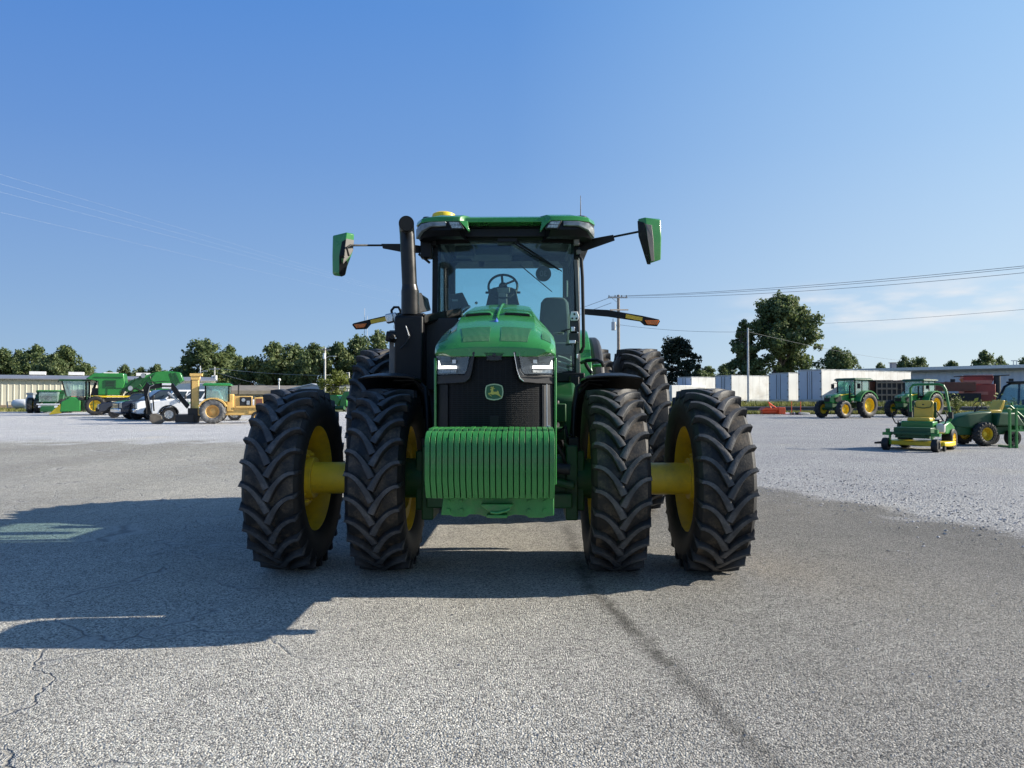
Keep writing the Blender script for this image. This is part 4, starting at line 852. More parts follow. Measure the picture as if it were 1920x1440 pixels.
def tree_meshes(seed, H, Wd, kind='broad', n=9000, leaf=.42, base=.12):
    r = random.Random(seed); cl = []
    tk = MB(); tr_ = .028 * H
    top = H * (.9 if kind == 'pine' else .62)
    path = [Vector((r.uniform(-.02, .02) * H * (i > 0), r.uniform(-.02, .02) * H * (i > 0), top * i / 6)) for i in range(7)]
    tk.tube(path, [tr_ * (1 - .13 * i) for i in range(7)], 8)
    if kind == 'broad':
        N = int(46 + r.random() * 12)
        for i in range(N):
            u = r.random() ** .8; z = H * (base + (1 - base) * u * .95)
            env = math.sin(min(1, (u * .86 + .16)) * PI) ** .6
            a = r.uniform(0, 2 * PI); d = Wd / 2 * env * r.uniform(.25, .95)
            rad = Wd * r.uniform(.11, .19) * (.75 + .35 * env)
            c = Vector((d * math.cos(a), d * math.sin(a), min(z, H - rad * .85))); cl.append((c, rad, r.uniform(.7, 1.0)))
        cl.append((Vector((0, 0, H - Wd * .13)), Wd * .15, .9))
        for c, rad, _ in cl[::2]:
            s0 = path[2] + (path[6] - path[2]) * r.random() * .9
            tk.tube([s0, (s0 + c) / 2 + Vector((0, 0, -.04 * H)), c], [tr_ * .42, tr_ * .28, tr_ * .1], 6)
    else:
        for i in range(38):
            u = (i + .5) / 38; z = H * (base + (1 - base) * u); a = i * 2.4 + r.uniform(-.4, .4)
            env = (math.sin(min(1, u * .75 + .25) * PI) ** .55) * .5 + .35 * (1 - u)
            d = Wd / 2 * env * r.uniform(.5, 1.15)
            c = Vector((d * math.cos(a), d * math.sin(a), z)); cl.append((c, Wd * r.uniform(.11, .17), .38))
            tk.tube([Vector((0, 0, z - .03 * H)), c], [tr_ * .3, tr_ * .08], 5)
    cr = MB(); tot = sum(c[1] ** 2 for c in cl)
    for c, rad, fl in cl:
        k = int(n * rad * rad / tot)
        sub = [(c + Vector((r.gauss(0, 1), r.gauss(0, 1), r.gauss(0, 1) * fl)).normalized() * rad * r.uniform(.35, .95)) for _ in range(7)]
        for _ in range(k):
            s = r.choice(sub); v = Vector((r.gauss(0, 1), r.gauss(0, 1), r.gauss(0, 1) * fl)); v = v.normalized() * (r.random() ** .45)
            p = s + v * rad * .52
            l = leaf * r.uniform(.6, 1.35)
            nrm = (v.normalized() + Vector((r.gauss(0, .7), r.gauss(0, .7), r.gauss(0, .7) + .3))).normalized()
            a = nrm.orthogonal().normalized(); b = nrm.cross(a); t = r.uniform(0, 6.3); a, b = a * math.cos(t) + b * math.sin(t), b * math.cos(t) - a * math.sin(t)
            cr.add([p - a * l * .5, p + b * l * .38 - a * l * .05, p + a * l * .55, p - b * l * .36], [(0, 1, 2), (0, 2, 3)])
    return tk, cr
def build_tree(seed, H, Wd, m='leaf', name='tree', **kw):
    tk, cr = tree_meshes(seed, H, Wd, **kw)
    t = empty(name, (0, 0, 0)); tk.build('trunk', 'bark', t); cr.build('crown', m, t, sharp=None, normals=False); return t
protos = {}
def tree(kind, px, top, D, wpx, label, base_py=None, group=None, cat='tree'):
    # protos are unit trees 10 m high, 8 m wide
    spec = {'a': dict(seed=11), 'b': dict(seed=23), 'c': dict(seed=37), 'd': dict(seed=51), 'y': dict(seed=62, m='leaf_yel'), 'p': dict(seed=5, m='leaf_dark', kind='pine', n=11000, leaf=.36, base=.22)}[kind]
    if kind not in protos:
        protos[kind] = t = build_tree(H=10, Wd=8, name='pine_tree' if kind == 'p' else 'tree', **spec)
    else: t = copy_tree(protos[kind])
    H = at(px, top, D).z + .3; Wd = wpx * D / F_PX
    t.location = gpt(px, D); Wd *= 1.22 if D > 145 else 1.38; t.scale = (Wd / 8, Wd / 8, H / 10); t.rotation_euler = (0, 0, (px * 1.7) % 6.28)
    return tag(t, label, cat, group)
G1 = 'trees behind the cream shed'; G2 = 'trees behind the yellow digger and the low buildings'; G3 = 'small trees far beyond the trailers and the warehouse'
for a in [
 ('a', 2, 658, 110, 62, 'leafy green tree cut by the left edge of the photo behind the cream shed', G1),
 ('c', 34, 660, 118, 36, 'narrow darker tree in the dip between two rounded trees behind the cream shed', G1),
 ('b', 68, 654, 112, 66, 'rounded tree with a pale green crown above the left half of the cream shed roof', G1),
 ('d', 100, 668, 106, 50, 'low bushy tree filling the gap below the tallest tree behind the cream shed', G1),
 ('c', 122, 652, 114, 60, 'tallest tree behind the cream shed, just left of the cotton picker cab', G1),
 ('a', 158, 686, 120, 44, 'short twin topped tree at the right end of the tree row above the cotton picker', G1),
 ('b', 205, 700, 160, 40, 'low dark tree on the skyline above the cotton picker hopper', G1),
 ('a', 233, 687, 150, 30, 'small light green tree on the skyline above the middle of the cotton picker', G1),
 ('d', 263, 692, 150, 36, 'small reddish green tree right of the light green one above the cotton picker', G1),
 ('c', 294, 686, 150, 42, 'flat topped dark tree above the raised rear chute of the cotton picker', G1),
 ('d', 337, 690, 130, 50, 'low tree between the cotton picker chute and the tallest tree by the digger', G2),
 ('a', 382, 641, 125, 78, 'tall broad tree rising behind the yellow mast of the digger', G2),
 ('b', 430, 654, 130, 52, 'medium round tree right of the tall one, above the green digger roof', G2),
 ('c', 468, 673, 120, 58, 'low spreading tree left of the gap of sky above the front dual tyre', G2),
 ('b', 512, 648, 115, 64, 'dark tree at the left end of the dense row over the low tan building', G2),
 ('a', 552, 650, 118, 62, 'bushy tree in the middle of the dense row over the low tan building', G2),
 ('d', 590, 649, 112, 60, 'dark tree just left of the tall wooden light pole', G2),
 ('c', 634, 646, 116, 58, 'dark tree just right of the tall wooden light pole', G2),
 ('a', 672, 634, 118, 60, 'rounded tree behind the left rear tyre below the two antenna masts', G2),
 ('b', 708, 627, 112, 66, 'tall tree half hidden behind the exhaust tower and left signal arm', G2),
 ('y', 632, 700, 84, 56, 'yellow green bushy tree above the cream building beside the wooden light pole', G2),
 ('a', 1568, 655, 150, 62, 'dark rounded tree right of the big tree, above the second trailer from the front', G3),
 ('c', 1592, 664, 152, 40, 'smaller rounded tree touching the dark one above the front trailer roof', G3),
 ('b', 1650, 684, 210, 40, 'tiny dark tree on the skyline left of the grey roof vent', G3),
 ('d', 1697, 671, 185, 44, 'rounded tree above the warehouse roof, left one of a touching pair', G3),
 ('a', 1724, 673, 185, 42, 'rounded tree above the warehouse roof, right one of a touching pair', G3),
 ('c', 1785, 679, 200, 40, 'low pale tree just showing above the middle of the warehouse roof', G3),
 ('b', 1846, 662, 180, 54, 'broadest tree above the right part of the warehouse roof', G3),
 ('d', 1876, 672, 182, 36, 'small tree right of the broadest one above the warehouse roof', G3),
 ('a', 1925, 672, 190, 34, 'tree top cut by the right edge of the photo above the warehouse', G3),
 ('b', 1330, 690, 240, 50, 'pale far tree low on the skyline right of the dark pine', G3),
 ('c', 1362, 684, 230, 46, 'far tree on the skyline left of the pole in front of the big tree', G3),
 ('d', 1310, 694, 235, 44, 'far low tree directly behind the right foot of the dark pine', G3),
]: tree(a[0], a[1], a[2], a[3], a[4], a[5], group=a[6])
tree('p', 1270, 643, 105, 72, 'dark pine like tree with layered branches standing behind the white trailers')
t = build_tree(77, 16.8, 11.6, n=30000, leaf=.42, base=.10); t.location = gpt(1466, 104); t.rotation_euler = (0, 0, 1.0)
tag(t, 'very big broad leafy tree towering over the row of white trailers', 'tree')
t = build_tree(91, 12.8, 4.6, n=9000, leaf=.40, base=.12); t.location = gpt(1398, 103); t.rotation_euler = (0, 0, 2.0)
tag(t, 'slimmer tree leaning against the left flank of the very big broad tree', 'tree')
# far woods on the horizon
r = random.Random(9); mb = MB()
for i in range(9000):
    x = r.uniform(-700, 700); D = r.uniform(330, 420); h = 7 + 3.5 * math.sin(x * .021) + 2 * math.sin(x * .11 + 1)
    p = Vector((x, D, abs(r.gauss(0, .45)) * h if r.random() < .3 else r.random() * h)); l = r.uniform(1.2, 2.8)
    a = Vector((r.gauss(0, 1), r.gauss(0, 1), r.gauss(0, 1))).normalized(); b = a.orthogonal().normalized()
    mb.add([p - a * l * .5, p + b * l * .5, p + a * l * .5, p - b * l * .5], [(0, 1, 2), (0, 2, 3)])
tag(mb.build('far_woods', 'leaf', sharp=None, normals=False), 'low band of distant woodland along the horizon', 'woodland', kind='stuff')
# ---------------- grass
def grass(name, label, x0, x1, y0, y1, n, h, seed, m='grass'):
    r = random.Random(seed); mb = MB()
    for i in range(n):
        x, y = r.uniform(x0, x1), r.uniform(y0, y1); hh = h * r.uniform(.5, 1.25); w_ = .035 * r.uniform(.7, 1.6); a = r.uniform(0, PI); lx, ly = r.gauss(0, .2) * hh, r.gauss(0, .2) * hh
        dx, dy = math.cos(a) * w_, math.sin(a) * w_
        mb.add([(x - dx, y - dy, -.02), (x + dx, y + dy, -.02), (x + dx * .6 + lx * .4, y + dy * .6 + ly * .4, hh * .6), (x + lx, y + ly, hh)], [(0, 1, 2), (0, 2, 3)])
    return tag(mb.build(name, m, sharp=None, normals=False), label, 'grass', kind='stuff')
M['grass'] = leaf_mat('grass_blades', (.09, .12, .025), (.17, .19, .045), (.30, .27, .09))
grass('grass_strip', 'tall yellow green grass growing along the guard rail', 12, 58, 63.5, 68, 26000, .95, 1)
grass('grass_verge', 'short grass in front of and below the guard rail', 12, 56, 60.8, 62.6, 12000, .3, 2)
grass('grass_by_shed', 'thin grass strip between the gravel and the cream shed', -72, -20, 72, 83, 14000, .3, 3)

# ---------------- buildings
def corrug(mb, p0, p1, z0, z1, step=.6, mi=0):
    p0, p1 = Vector(p0), Vector(p1); d = p1 - p0; L = d.length; d.normalize(); n = Vector((d.y, -d.x, 0)); k = int(L / step)
    top, bot = [], []
    for i in range(k + 1):
        for u, o_ in ((0, 0), (.7, 0), (.78, .04), (.92, .04)):
            q = p0 + d * min(L, (i + u) * step) + n * o_; bot.append(Vector((q.x, q.y, z0))); top.append(Vector((q.x, q.y, z1)))
    return mb.loft([bot, top], mi, caps=False, closed=False)
sh = new('metal_shed', (-60, 84, 0), R(27), 'long cream corrugated metal shed with grey roof behind the cotton picker', 'shed')
def S(name, mb, m, par, **k): return mb.build(name, m, par, **k)
x0, x1 = -14, 23
S('wall', corrug(MB(), (x0, 0, 0), (x1, 0, 0), .5, 3.62).add([(x0, .02, 0), (x1, .02, 0), (x1, .02, 3.6), (x0, .02, 3.6), (x1, 18, 0), (x1, 18, 3.6), (x0, 18, 0), (x0, 18, 3.6)], [(1, 4, 5, 2), (4, 6, 7, 5), (6, 0, 3, 7)]), 'wall_cream', sh)
S('base_wall', MB().box(((x0 + x1) / 2, -.06, .27), (x1 - x0, .16, .54)), 'brick', sh)
sr = S('roof', MB().prism([(-.5, 3.6), (-.5, 3.72), (9, 4.35), (18.5, 3.72), (18.5, 3.6), (9, 4.23)], 'x', x0 - .3, x1 + .3), 'roof_grey', sh)
for px in (38, 97, 152, 205, 248):
    xx = (px - 8) * .0735; S('roof_vent', MB().box((xx, 9, 4.62), (1.75, .9, .42)), 'trim_white', sr)
S('downpipe', MB().box((6.6, -.1, 2.0), (.12, .1, 3.2)), 'roof_grey', sh)
# propane tank and frame by the shed
tk = new('gas_tank', gpt(40, 78), 0, 'small white gas tank on legs beside the cream shed', 'tank')
S('tank_body', MB().lathe([(-1.0, .01), (-.95, .25), (-.75, .42), (-.5, .5), (.5, .5), (.75, .42), (.95, .25), (1.0, .01)], 20, (0, 0, .75), 'x'), 'white', tk)
for s in (-.5, .5): S('leg', MB().box((s, 0, .18), (.12, .5, .36)), 'galv', tk)
rk = new('steel_rack', gpt(24, 78), 0, 'small pale steel frame left of the white gas tank', 'rack')
for sx in (-.55, .55): S('post', MB().box((sx, 0, .5), (.07, .07, 1.0)), 'galv', rk)
for z in (.35, .95): S('rail', MB().box((0, 0, z), (1.03, .06, .06)), 'galv', rk)
tb = new('grey_bin', gpt(60, 77), 0, 'tapered grey metal bin between the gas tank and the combine', 'bin')
S('bin_body', MB().loft([[(a * s, b * s, z) for a, b in ((-1, -1), (1, -1), (1, 1), (-1, 1))] for s, z in ((.42, 0), (.42, 1.2), (.30, 1.7), (.38, 1.75), (.38, 1.95))]), 'galv', tb)
# white round topped store behind the digger boom
wt = new('white_store', gpt(366, 92), 0, 'white building with a low rounded roof seen behind the digger boom', 'building')
S('wall', MB().box((0, 3, 1.2), (6.6, 6, 2.4)), 'trim_white', wt)
S('roof', MB().prism([(-3.6, 2.4), (-3.4, 2.8), (-2.2, 3.15), (0, 3.3), (2.2, 3.1), (3.4, 2.7), (3.6, 2.4)], 'y', -.2, 6.2), 'trim_white', wt)
# low tan building
lb_ = new('low_building', gpt(502, 88), R(24), 'long low pale building with a tan roof right of the yellow digger', 'building')
S('wall', MB().box((0, 5, 1.05), (12, 10, 2.1)), 'wall_cream', lb_)
S('roof', MB().prism([(-.6, 2.05), (-.6, 2.2), (5, 3.0), (10.6, 2.2), (10.6, 2.05)], 'x', -6.4, 6.4), 'roof_tan', lb_)
S('fascia', MB().box((0, -.62, 2.05), (12.8, .06, .45)), 'roof_tan', lb_)
for x in (-3.4, -2.3, -1.2, .2, 1.6): 
    w_ = S('window', MB().box((x, -.02, 1.1), (.55, .06, 1.1)), 'lit_window', lb_); S('frame', MB().box((x, -.005, 1.1), (.68, .05, 1.24)), 'trim_white', w_)
gb = new('grey_gabled_building', gpt(585, 88), R(-12), 'grey building with a low gabled front seen above the left outer tyre', 'building')
S('wall', MB().prism([(-2.7, 0), (-2.7, 2.5), (0, 3.05), (2.7, 2.5), (2.7, 0)], 'y', 0, 9), 'wall_pale', gb)
S('roof', MB().prism([(-2.9, 2.44), (-2.9, 2.56), (0, 3.16), (2.9, 2.56), (2.9, 2.44), (0, 3.06)], 'y', -.25, 9.2), 'trim_white', gb)
cb = new('cream_building', gpt(640, 84), R(20), 'cream metal building with a shop sign, door and dark roof line behind the green baler', 'building')
wl_ = S('wall', corrug(MB(), (-2.1, 0, 0), (3.9, 0, 0), 0, 2.75, .5).add([(-2.1, .02, 0), (3.9, .02, 0), (3.9, 10, 0), (-2.1, 10, 0), (-2.1, .02, 2.75), (3.9, .02, 2.75), (3.9, 10, 2.75), (-2.1, 10, 2.75)], [(1, 2, 6, 5), (2, 3, 7, 6), (3, 0, 4, 7), (0, 1, 5, 4)]), 'wall_cream', cb)
S('roof', MB().box((.9, 5, 2.86), (6.2, 10.3, .16)), 'roof_grey', cb)
S('fascia', MB().box((.9, -.08, 2.68), (6.1, .06, .16)), 'trim_white', cb)
dr = S('door', MB().box((-1.0, -.05, .95), (.45, .05, 1.35)), mat('mustard_door', (.42, .32, .12), .6), cb); S('frame', MB().box((-1.0, -.03, .97), (.58, .05, 1.45)), 'brick', dr)
S('downpipe', MB().box((-.25, -.08, 1.35), (.09, .06, 2.5)), 'roof_grey', cb)
sg = S('sign', MB().box((1.55, -.12, 2.05), (1.6, .06, .62)), 'trim_white', cb)
S('sign_edge', MB().box((.72, -.16, 2.05), (.06, .06, .66)), 'roof_grey', sg)
text_mesh('sign_letters', 'EVO', .40, mat('maroon_letters', (.12, .03, .05), .6), sg, (1.33, -.155, 2.06))
# warehouse on the right
a_, b__ = gpt(1585, 114), gpt(1990, 95)
wh = new('warehouse', a_, 0, 'very long pale warehouse with a white roof edge behind the red combine', 'warehouse')
d_ = (b__ - a_); 
S('wall', corrug(MB(), (0, 0, 0), d_, 0, 5.35, .9), 'wall_pale', wh)
u_ = d_.normalized(); n_ = Vector((-u_.y, u_.x, 0))
def strip(o0, o1, z0, z1, e=0): return MB().loft([[Vector((0, 0, 0)) - u_ * e + n_ * o0 + Vector((0, 0, z0)), Vector((0, 0, 0)) - u_ * e + n_ * o1 + Vector((0, 0, z0)), Vector((0, 0, 0)) - u_ * e + n_ * o1 + Vector((0, 0, z1)), Vector((0, 0, 0)) - u_ * e + n_ * o0 + Vector((0, 0, z1))], [d_ + n_ * o0 + Vector((0, 0, z0)), d_ + n_ * o1 + Vector((0, 0, z0)), d_ + n_ * o1 + Vector((0, 0, z1)), d_ + n_ * o0 + Vector((0, 0, z1))]])
S('roof', strip(-.8, 30, 5.5, 5.95, .5), 'trim_white', wh)
S('soffit', strip(-.7, .3, 5.2, 5.49, .4), 'roof_tan', wh)
S('wall_end', MB().loft([[Vector((0, 0, 0)), Vector((0, 0, 5.35))], [n_ * 30, n_ * 30 + Vector((0, 0, 5.35))]], closed=False, caps=False), 'wall_pale', wh)
w_ = d_ * .52 - n_ * .05; S('window', MB().box((w_.x, w_.y, 3.4), (.6, .5, .7)), 'lit_window', wh)
vt = new('roof_vent', gpt(1675, 112, 5.95), 0, 'tall grey roof vent box on the left end of the warehouse roof', 'vent')
S('vent_box', MB().box((0, 0, .45), (.7, .7, .9)), 'roof_grey', vt); S('vent_cap', MB().box((0, 0, .95), (.95, .95, .1)), 'roof_tan', vt)
va = new('roof_ventilator', gpt(1904, 100, 5.95), 0, 'small two post ventilator frame on the right part of the warehouse roof', 'vent')
for s in (-.22, .22): S('post', MB().box((s, 0, .3), (.09, .09, .6)), 'galv', va)
S('hood', MB().box((-.1, 0, .66), (.8, .2, .12)), 'galv', va)

# ---------------- trailers
def trailer(loc, L=14.6, H=4.1):
    t = empty('box_trailer', loc, R(-60))     # local +Y runs forward along the trailer, doors at y=0
    S('side_wall', MB().box((-1.3, L / 2, 2.62), (2.6, L, H - 1.16)), 'trailer_white', t, bevel=.03)
    S('top_rail', MB().box((-1.3, L / 2, H + .02), (2.64, L + .04, .08)), 'galv', t)
    S('bottom_rail', MB().box((-1.3, L / 2, 1.10), (2.66, L + .02, .14)), 'galv', t)
    for k in (0, 1):
        d = S('door', MB().box((-.67 - 1.26 * k, -.03, 2.62), (1.2, .05, H - 1.35)), 'trailer_door', t)
        for z in (1.5, 2.25, 3.0, 3.75): S('hinge', MB().box((-.09 - 2.42 * k, -.07, z), (.16, .05, .06)), 'dark', d)
        S('lock_rod', MB().box((-1.05 - .50 * k, -.075, 2.62), (.035, .035, H - 1.4)), 'dark', d)
    S('door_frame', frame_y(MB(), [(-2.62, 1.0), (.02, 1.0), (.02, H + .06), (-2.62, H + .06)], [(-2.52, 1.2), (-.08, 1.2), (-.08, H - .08), (-2.52, H - .08)], -.06, .02), 'galv', t)
    S('rear_bumper', MB().box((-1.3, .05, .62), (2.2, .1, .12)).box((-2.2, .05, .85), (.1, .1, .5)).box((-.4, .05, .85), (.1, .1, .5)), 'dark', t)
    for y in (1.4, 2.7):
        for x in (-2.3, -.3):
            w_ = S('wheel', MB().lathe([(-.28, .25), (-.28, .46), (-.22, .52), (.22, .52), (.28, .46), (.28, .25), (.2, .001), (-.2, .001)][:7], 20), 'rub_far', t); w_.location = (x, y, .52)
            S('rim', MB().lathe([(.285 if x > -1 else -.285, .001), (.285 if x > -1 else -.285, .26)], 16), 'white', w_)
    for x in (-2.2, -.4): S('landing_leg', MB().box((x, L - 3, .6), (.12, .12, 1.0)), 'galv', t)
    return t
tr0 = trailer(gpt(1541, 68)); tag(tr0, 'nearest white box trailer with a long sunlit side behind the green tractor cab', 'trailer', 'white box trailers parked in a row')
for px, D, lab in ((1479, 77.5, 'second white box trailer, doors between the nearest trailer and the pole'), (1372, 86, 'third white box trailer, its sunlit side crossed by the grey pole'), (1297, 93, 'farthest white box trailer with scribbled doors behind the right outer tyre')):
    c = copy_tree(tr0); c.location = gpt(px, D); tag(c, lab)
bs = new('box_truck', gpt(1259, 90), R(-60), 'old white van body with a row of window openings behind the right rear tyre', 'truck')
S('body', MB().box((-1.1, 3, 1.9), (2.2, 6, 2.2)), 'trailer_white', bs, bevel=.1)
for x in (-1.85, -1.35, -.85, -.35): S('window', MB().box((x, -.02, 2.55), (.38, .05, .7)), 'trim_white', bs)
for x in (-1.6, -.6): S('tail_lamp', MB().box((x, -.03, 1.5), (.3, .05, .14)), 'dark', bs)
S('chassis', MB().box((-1.1, 3, .65), (2.0, 6, .4)), 'dark', bs)
for x in (-2.0, -.2): S('wheel', MB().lathe([(-.15, .001), (-.15, .42), (.15, .42), (.15, .001)], 16, (x, .8, .42)), 'rub_far', bs)

# ---------------- guard rail
gr_ = new('guard_rail', (35, 62.9, 0), 0, 'long dark steel guard rail in the grass behind the green tractors', 'guard rail')
S('rail', MB().prism([(0, .22), (-.05, .26), (-.05, .34), (.03, .40), (.03, .46), (-.05, .52), (-.05, .60), (0, .64), (.06, .43)], 'x', -22.5, 24), mat('dark_rail_steel', (.10, .105, .12), .5, metal=.3, var=.2), gr_)
for i in range(19): S('post', MB().box((-21.5 + 2.5 * i, .16, .3), (.16, .2, .6)), 'dark', gr_)

# ---------------- poles and wires
def pole(px, top, D, r=.14, base=.16): 
    z = at(px, top, D).z; return MB().tube([(0, 0, -.1), (0, 0, z * .5), (0, 0, z)], [base, (base + r) / 2, r], 12), z
mb, z = pole(1160, 553, 70); pl1 = new('utility_pole', gpt(1160, 70), 0, 'tall wooden utility pole with two crossarms and a transformer behind the right signal arm', 'utility pole')
S('mast', mb, 'wood', pl1)
ca = S('crossarm', MB().box((-.1, -.18, z - .28), (1.9, .12, .14)), 'concrete', pl1)
for x in (-.95, -.35, .3, .75): S('insulator', MB().cyl((x, -.18, z - .21), (x, -.18, z - .05), .05, n=8), 'dark', ca)
S('crossarm', MB().box((.05, -.16, z - 1.5), (2.1, .12, .12), (0, R(-3), R(25))), 'wood', pl1)
S('transformer', MB().cyl((-.48, -.1, z - 3.5), (-.48, -.1, z - 2.7), .23, n=16).cyl((-.55, -.1, z - 2.7), (-.55, -.1, z - 2.35), .04, n=8).box((-.2, -.05, z - 3.0), (.3, .08, .1)), 'galv', pl1)
S('brace', MB().tube([(-.7, -.14, z - .3), (0, -.1, z - .85)], .02), 'galv', pl1)
mb, z = pole(1403, 615, 66, .075, .11); pl2 = new('utility_pole', gpt(1403, 66), 0, 'plain grey pole in front of the big tree and the white trailers', 'utility pole'); S('mast', mb, 'galv', pl2)
S('bracket', MB().box((.15, 0, z - .15), (.35, .05, .05)), 'galv', pl2)
mb, z = pole(609, 652, 82, .10, .14); pl3 = new('light_pole', gpt(609, 82), 0, 'wooden pole with a crossarm and a street lamp arm left of the tractor', 'light pole'); S('mast', mb, 'concrete', pl3)
S('crossarm', MB().box((0, -.15, z - .25), (1.3, .1, .1)), 'wood', pl3); S('transformer', MB().cyl((0, -.3, z - 1.3), (0, -.3, z - .65), .17, n=12), 'white', pl3)
la = S('lamp_arm', MB().tube([(0, 0, z - 1.25), (.5, -.1, z - 1.0), (1.0, -.1, z - .98)], .03), 'galv', pl3); S('lamp_head', MB().box((1.12, -.1, z - 1.0), (.34, .14, .09)), 'white', la)
mb, z = pole(402, 688, 100, .09, .11); p4 = new('utility_pole', gpt(402, 100), 0, 'far grey pole with a white transformer above the green digger roof', 'utility pole'); S('mast', mb, 'concrete', p4); S('transformer', MB().cyl((.25, -.2, z - 1.9), (.25, -.2, z - 1.2), .2, n=12).cyl((-.2, -.2, z - 1.8), (-.2, -.2, z - 1.2), .15, n=12), 'white', p4); S('crossarm', MB().box((0, -.1, z - .3), (1.4, .1, .1)), 'concrete', p4)
mb, z = pole(375, 686, 98, .07, .09); p5 = new('light_pole', gpt(375, 98), 0, 'thin far pole with a lamp arm just above the yellow mast', 'light pole'); S('mast', mb, 'concrete', p5); S('lamp_arm', MB().tube([(0, 0, z - .9), (.5, 0, z - .7), (1, 0, z - .72)], .04), 'white', p5); S('stay', MB().tube([(0, 0, z - .6), (-1.0, 0, z - 2.0)], .03), 'concrete', p5)
mb, z = pole(523, 712, 80, .06, .08); p6 = new('street_lamp', gpt(523, 80), 0, 'short white street lamp in front of the low tan roofed building', 'street lamp'); S('mast', mb, 'white', p6); S('lamp_head', MB().ball((.05, -.05, z), .17, 10), 'white', p6)
mb, z = pole(654, 698, 86, .10, .13); p7 = new('utility_pole', gpt(654, 86), 0, 'short pole with a white box beside the left rear tyre', 'utility pole'); S('mast', mb, 'concrete', p7); S('meter_box', MB().box((-.3, -.1, z - .6), (.28, .2, .4)), 'white', p7)
for px, tp, lab in ((683, 578, 'tallest thin radio mast above the left rear tyre'), (688, 592, 'shorter thin radio mast beside the tallest one')):
    p = new('radio_mast', gpt(px, 150), 0, lab, 'mast'); zz = at(px, tp, 150).z; S('mast', MB().cyl((0, 0, 0), (0, 0, zz), .09, .05, n=6), 'galv', p); S('guy_ring', MB().cyl((0, 0, zz * .75), (0, 0, zz * .75 + .1), .16, n=8), 'galv', p)
def wire(a, b, sag, m, r, label, grp, n=24):
    a, b = Vector(a), Vector(b); pts = [a.lerp(b, i / n) - Vector((0, 0, sag * 4 * (i / n) * (1 - i / n))) for i in range(n + 1)]
    return tag(MB().tube(pts, r, 5).build('power_line', m), label, 'power line', grp)
top1 = at(1160, 556, 70)
GW = 'overhead lines on the right'
wire(top1 + Vector((-.9, -.2, 0)), at(2060, 484, 40), .35, 'wire', .016, 'topmost overhead line running right from the crossarm of the tall utility pole', GW)
wire(top1 + Vector((.7, -.2, 0)), at(2060, 487, 42), .40, 'wire', .016, 'second overhead line, just under the topmost one to the right of the tall utility pole', GW)
wire(top1 + Vector((.3, .2, -.1)), at(2060, 497, 42), .45, 'wire', .016, 'lowest of the three parallel overhead lines right of the tall utility pole', GW)
wire(at(1530, 607, 90), at(2000, 573, 55), .15, 'wire', .014, 'single overhead line crossing the clouds right of the big tree', GW)
wire(at(1162, 609, 70), at(1403, 622, 66), .25, 'wire', .014, 'line from the tall utility pole to the plain grey pole', GW)
wire(at(1403, 622, 66), at(1690, 676, 110), .3, 'wire', .014, 'line running down right from the plain grey pole across the big tree', GW)
wire(at(1141, 559, 70), at(900, 640, 130), .2, 'wire', .022, 'upper line running down left from the tall utility pole', GW)
wire(at(1146, 568, 70), at(900, 652, 130), .2, 'wire', .022, 'lower line running down left from the tall utility pole', GW)
GL = 'faint overhead lines high on the left'
for i, (ya, yb, lab) in enumerate(((318, 556, 'uppermost of the faint lines crossing the sky at upper left'), (336, 558, 'second faint line from the top crossing the sky at upper left'), (352, 560, 'third faint line from the top crossing the sky at upper left'), (391, 574, 'lowest and most separate faint line crossing the sky at upper left'))):
    wire(at(-30, ya, 46), at(770, yb, 190), -.0, 'wire_light', .0032, lab, GL)
GM = 'lines between the poles at left'
wire(at(402, 690, 100), at(609, 704, 82), .2, 'wire_light', .012, 'pale line sagging between the far transformer pole and the wooden light pole', GM)
wire(at(609, 703, 82), at(655, 698, 86), .1, 'wire_light', .012, 'short pale line from the wooden light pole to the short pole by the tyre', GM)
wire(at(402, 697, 100), at(560, 735, 88), .2, 'wire_light', .012, 'pale line falling from the far transformer pole to the low building', GM)
# ================================================================ vehicles; local front faces -Y
FWH = {}
def far_wheel(parent, loc, Rr, rr, W, n=16, flip=1, mats=None, paint='yellow_far', dish=None, key=None):
    k = (Rr, rr, W, n, paint, tuple(mats or ()))
    if k not in FWH:
        FWH[k] = make_wheel_meshes(Rr, rr, W, n, lh=.04 * Rr / .75 if n > 1 else .001, A=.26, lw=.06 if n < 30 else .02, nseg=28, steps=4, mats=mats or ['rub_far', 'rub_far', 'rub_far'], paint=paint, dish=dish or .06)
    return wheel(FWH[k], parent, loc, flip, random.uniform(0, 1))
def simple_wheel(parent, loc, r, w, paint='chrome', hub=.6, axis_flip=1):
    f = axis_flip
    ty = MB().lathe([(-w / 2, r * .6), (-w / 2, r * .9), (-w * .38, r), (w * .38, r), (w / 2, r * .9), (w / 2, r * .6)], 26).build('tyre', 'rub_side', None)
    rm = MB().lathe([(f * w * .47, r * .61), (f * w * .3, r * .56), (f * w * .28, r * .2), (f * w * .42, r * .15), (f * w * .42, .001)], 26)
    for q in range(6):
        a = q * PI / 3; rm.box((f * w * .36, r * .38 * math.cos(a), r * .38 * math.sin(a)), (w * .16, r * .42, r * .12), (a, 0, 0))
    d = rm.build('wheel', paint, parent); d.location = loc; ty.parent = d
    return d

